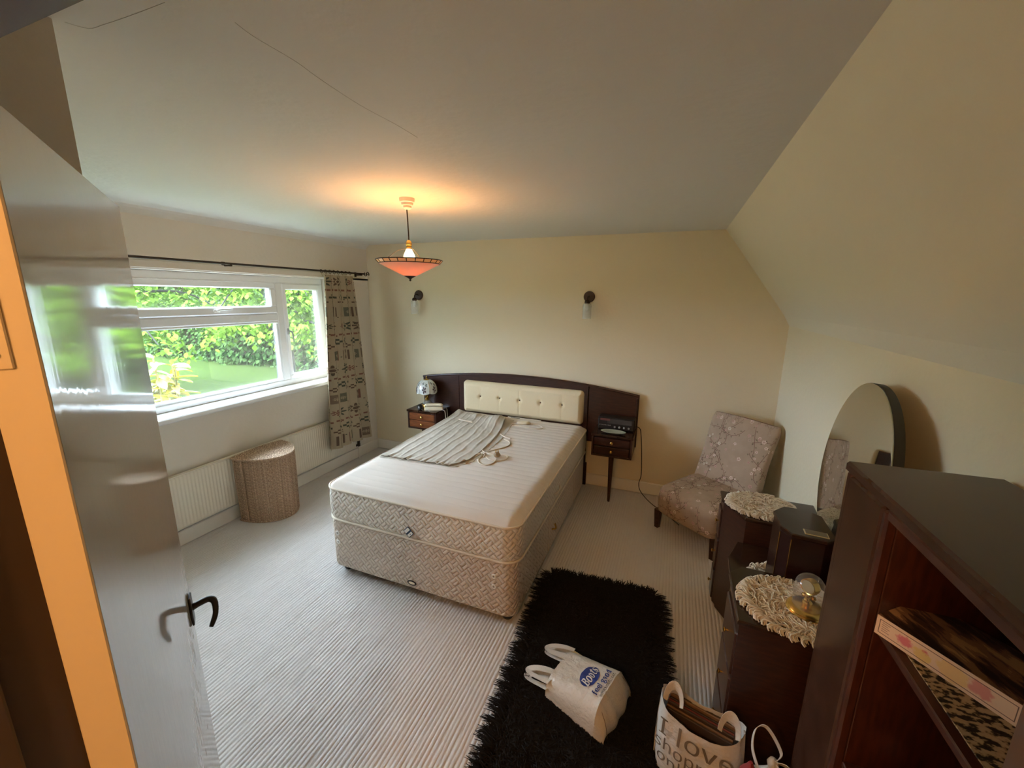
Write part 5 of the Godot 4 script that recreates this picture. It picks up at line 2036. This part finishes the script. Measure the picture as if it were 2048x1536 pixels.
	var face := func(x: float, y: float, off: float) -> Vector3:
		var bul := 0.016 * wob.get_noise_2d(x * 1.1 + 5.0, y * 1.1) + 0.02 * sin(PI * clampf(y / Hh, 0, 1)) * cos(PI * x / W)
		return V(x * (1.0 + 0.06 * sin(PI * y / Hh)), y, Dp / 2 + bul + off)
	var rim := func(u: float) -> float:
		# height of the cut mouth across the front
		return Hh - 0.055 * pow(sin(PI * clampf((u + 1.0) / 2.0, 0, 1)), 0.6)
	rows = []
	for i in 31:
		var row := []
		for j in 41:
			var u := -1.0 + j / 20.0
			var y: float = rim.call(u) * i / 30.0
			var p: Vector3 = face.call(u * W / 2, y, 0.0)
			p.z -= 0.05 * pow(absf(u), 8.0)
			row.append(p)
		rows.append(row)
	part("front", MB.new().grid(rows, false, true), film, b)
	rows = []
	for i in 21:
		var row := []
		for j in 41:
			var u := -1.0 + j / 20.0
			var y: float = (rim.call(u) + 0.01) * i / 20.0
			row.append(V(u * W / 2, y, -Dp / 2 + 0.01 * wob.get_noise_2d(u * 0.4, y * 1.5) + 0.05 * pow(absf(u), 8.0)))
		rows.append(row)
	part("back", MB.new().grid(rows, false, false), film, b)
	for s in [-1.0, 1.0]:
		rows = []
		for i in 21:
			var row := []
			for j in 13:
				var q := -1.0 + j / 6.0
				var y := Hh * i / 20.0
				row.append(V(s * W / 2 * (1.0 + 0.06 * sin(PI * y / Hh) * (0.5 + 0.5 * q)) + s * 0.012 * (1.0 - q * q) - s * 0.02 * (1.0 - absf(q)) * i / 20.0, y, q * (Dp / 2 - 0.05) + 0.01 * wob.get_noise_2d(q, y * 2.0)))
			rows.append(row)
		part("side_gusset", MB.new().grid(rows, false, s < 0), film, b)
		# pinched-up handle
		var o1 := []
		var o2 := []
		for k in 17:
			var th := PI * k / 16.0
			o1.append(V(s * (W / 2 - 0.01) - s * 0.075 * (1 - cos(th)) * 0.5, Hh - 0.02 + 0.085 * sin(th), 0.03 - 0.02 * sin(th)))
			o2.append(V(s * (W / 2 - 0.026) - s * 0.045 * (1 - cos(th)) * 0.5, Hh - 0.03 + 0.055 * sin(th), 0.024 - 0.012 * sin(th)))
		part("handle", MB.new().sheet([o1, o2], 0.0015), film, b)
	for ln in [["I love", 0.105, 0.25, 0.0], ["shopping", 0.066, 0.175, 0.0], ["onboard", 0.066, 0.115, 0.0]]:
		part("lettering", print_text(ln[0], ln[1], func(x, y): return face.call(x + ln[3], ln[2] + y, 0.003), sans), M.ink_grey, b)
	var mz := [mat("magazine_dark", rgb(66, 48, 36), 0.5), mat("magazine_tan", rgb(120, 88, 58), 0.5), mat("magazine_red", rgb(120, 46, 34), 0.5)]
	for k in 7:
		part("magazine", MB.new().at(V(-0.005, 0.155 + 0.004 * sin(k * 2.0), -0.045 + k * 0.013), V(-6, 0, 0)).box(Vector3.ZERO, V(0.235, 0.29, 0.0085), 0.001), mz[[0, 1, 0, 2, 0, 1, 0][k]], b)

	# ---- small knotted bag
	var c := thing("carrier_bag", "small white carrier bag with knotted handles and red cloth inside", "carrier bag", V(3.765, 0.0, 2.605), 0.0, "plastic carrier bags on the floor")
	c.rotation_degrees.y = 10.0
	c.scale = V(0.98, 1.2, 0.98)
	var loops := []
	for k in 21:
		var f := k / 20.0
		var lp := []
		var rr := (0.4 + 0.6 * pow(sin(PI * clampf(0.14 + 0.72 * f, 0, 1)), 0.6)) * (1.0 if f < 0.75 else lerpf(1.0, 0.14, (f - 0.75) / 0.25))
		for j in 32:
			var th := TAU * j / 32
			var wr := 1.0 + 0.1 * sin(th * 7.0 + f * 3.0) * f + 0.06 * wob.get_noise_2d(cos(th), f * 2.0 + sin(th))
			lp.append(V(cos(th) * 0.068 * rr * wr, 0.3 * f, sin(th) * 0.07 * rr * wr))
		loops.append(lp)
	part("sack", MB.new().loft(loops), film, c)
	part("knot", MB.new().at(V(0, 0.312, 0)).lathe([Vector2(0, -0.02), Vector2(0.014, -0.012), Vector2(0.018, 0.0), Vector2(0.012, 0.012), Vector2(0, 0.016)], 12), film, c)
	for q in [[V(0, 0.312, 0), V(0.02, 0.35, 0.0), V(-0.02, 0.4, -0.03), V(-0.05, 0.38, -0.04), V(-0.06, 0.33, -0.02), V(-0.04, 0.28, 0.01)], [V(0, 0.312, 0), V(0.03, 0.325, 0.015), V(0.06, 0.305, 0.035)], [V(0, 0.312, 0), V(0.015, 0.31, 0.035), V(0.02, 0.27, 0.06)]]:
		var path := curve_pts(q, 6)
		var s1 := []
		var s2 := []
		for p in path:
			s1.append(p + V(0.0, 0.009, 0.006))
			s2.append(p - V(0.0, 0.009, 0.006))
		part("loose_handle", MB.new().sheet([s1, s2], 0.0015), film, c)
	var rd := mat("red_cloth", rgb(128, 34, 30), 0.8)
	loops = []
	for k in 9:
		var f := k / 8.0
		var lp := []
		for j in 20:
			var th := TAU * j / 20
			lp.append(V(-0.066 + cos(th) * 0.03 * sin(PI * clampf(f, 0.06, 0.94)), 0.2 + 0.1 * f, 0.0 + sin(th) * 0.03 * sin(PI * clampf(f, 0.06, 0.94)) * (1.0 + 0.2 * sin(th * 4.0))))
		loops.append(lp)
	part("red_lining", MB.new().loft(loops), rd, c)
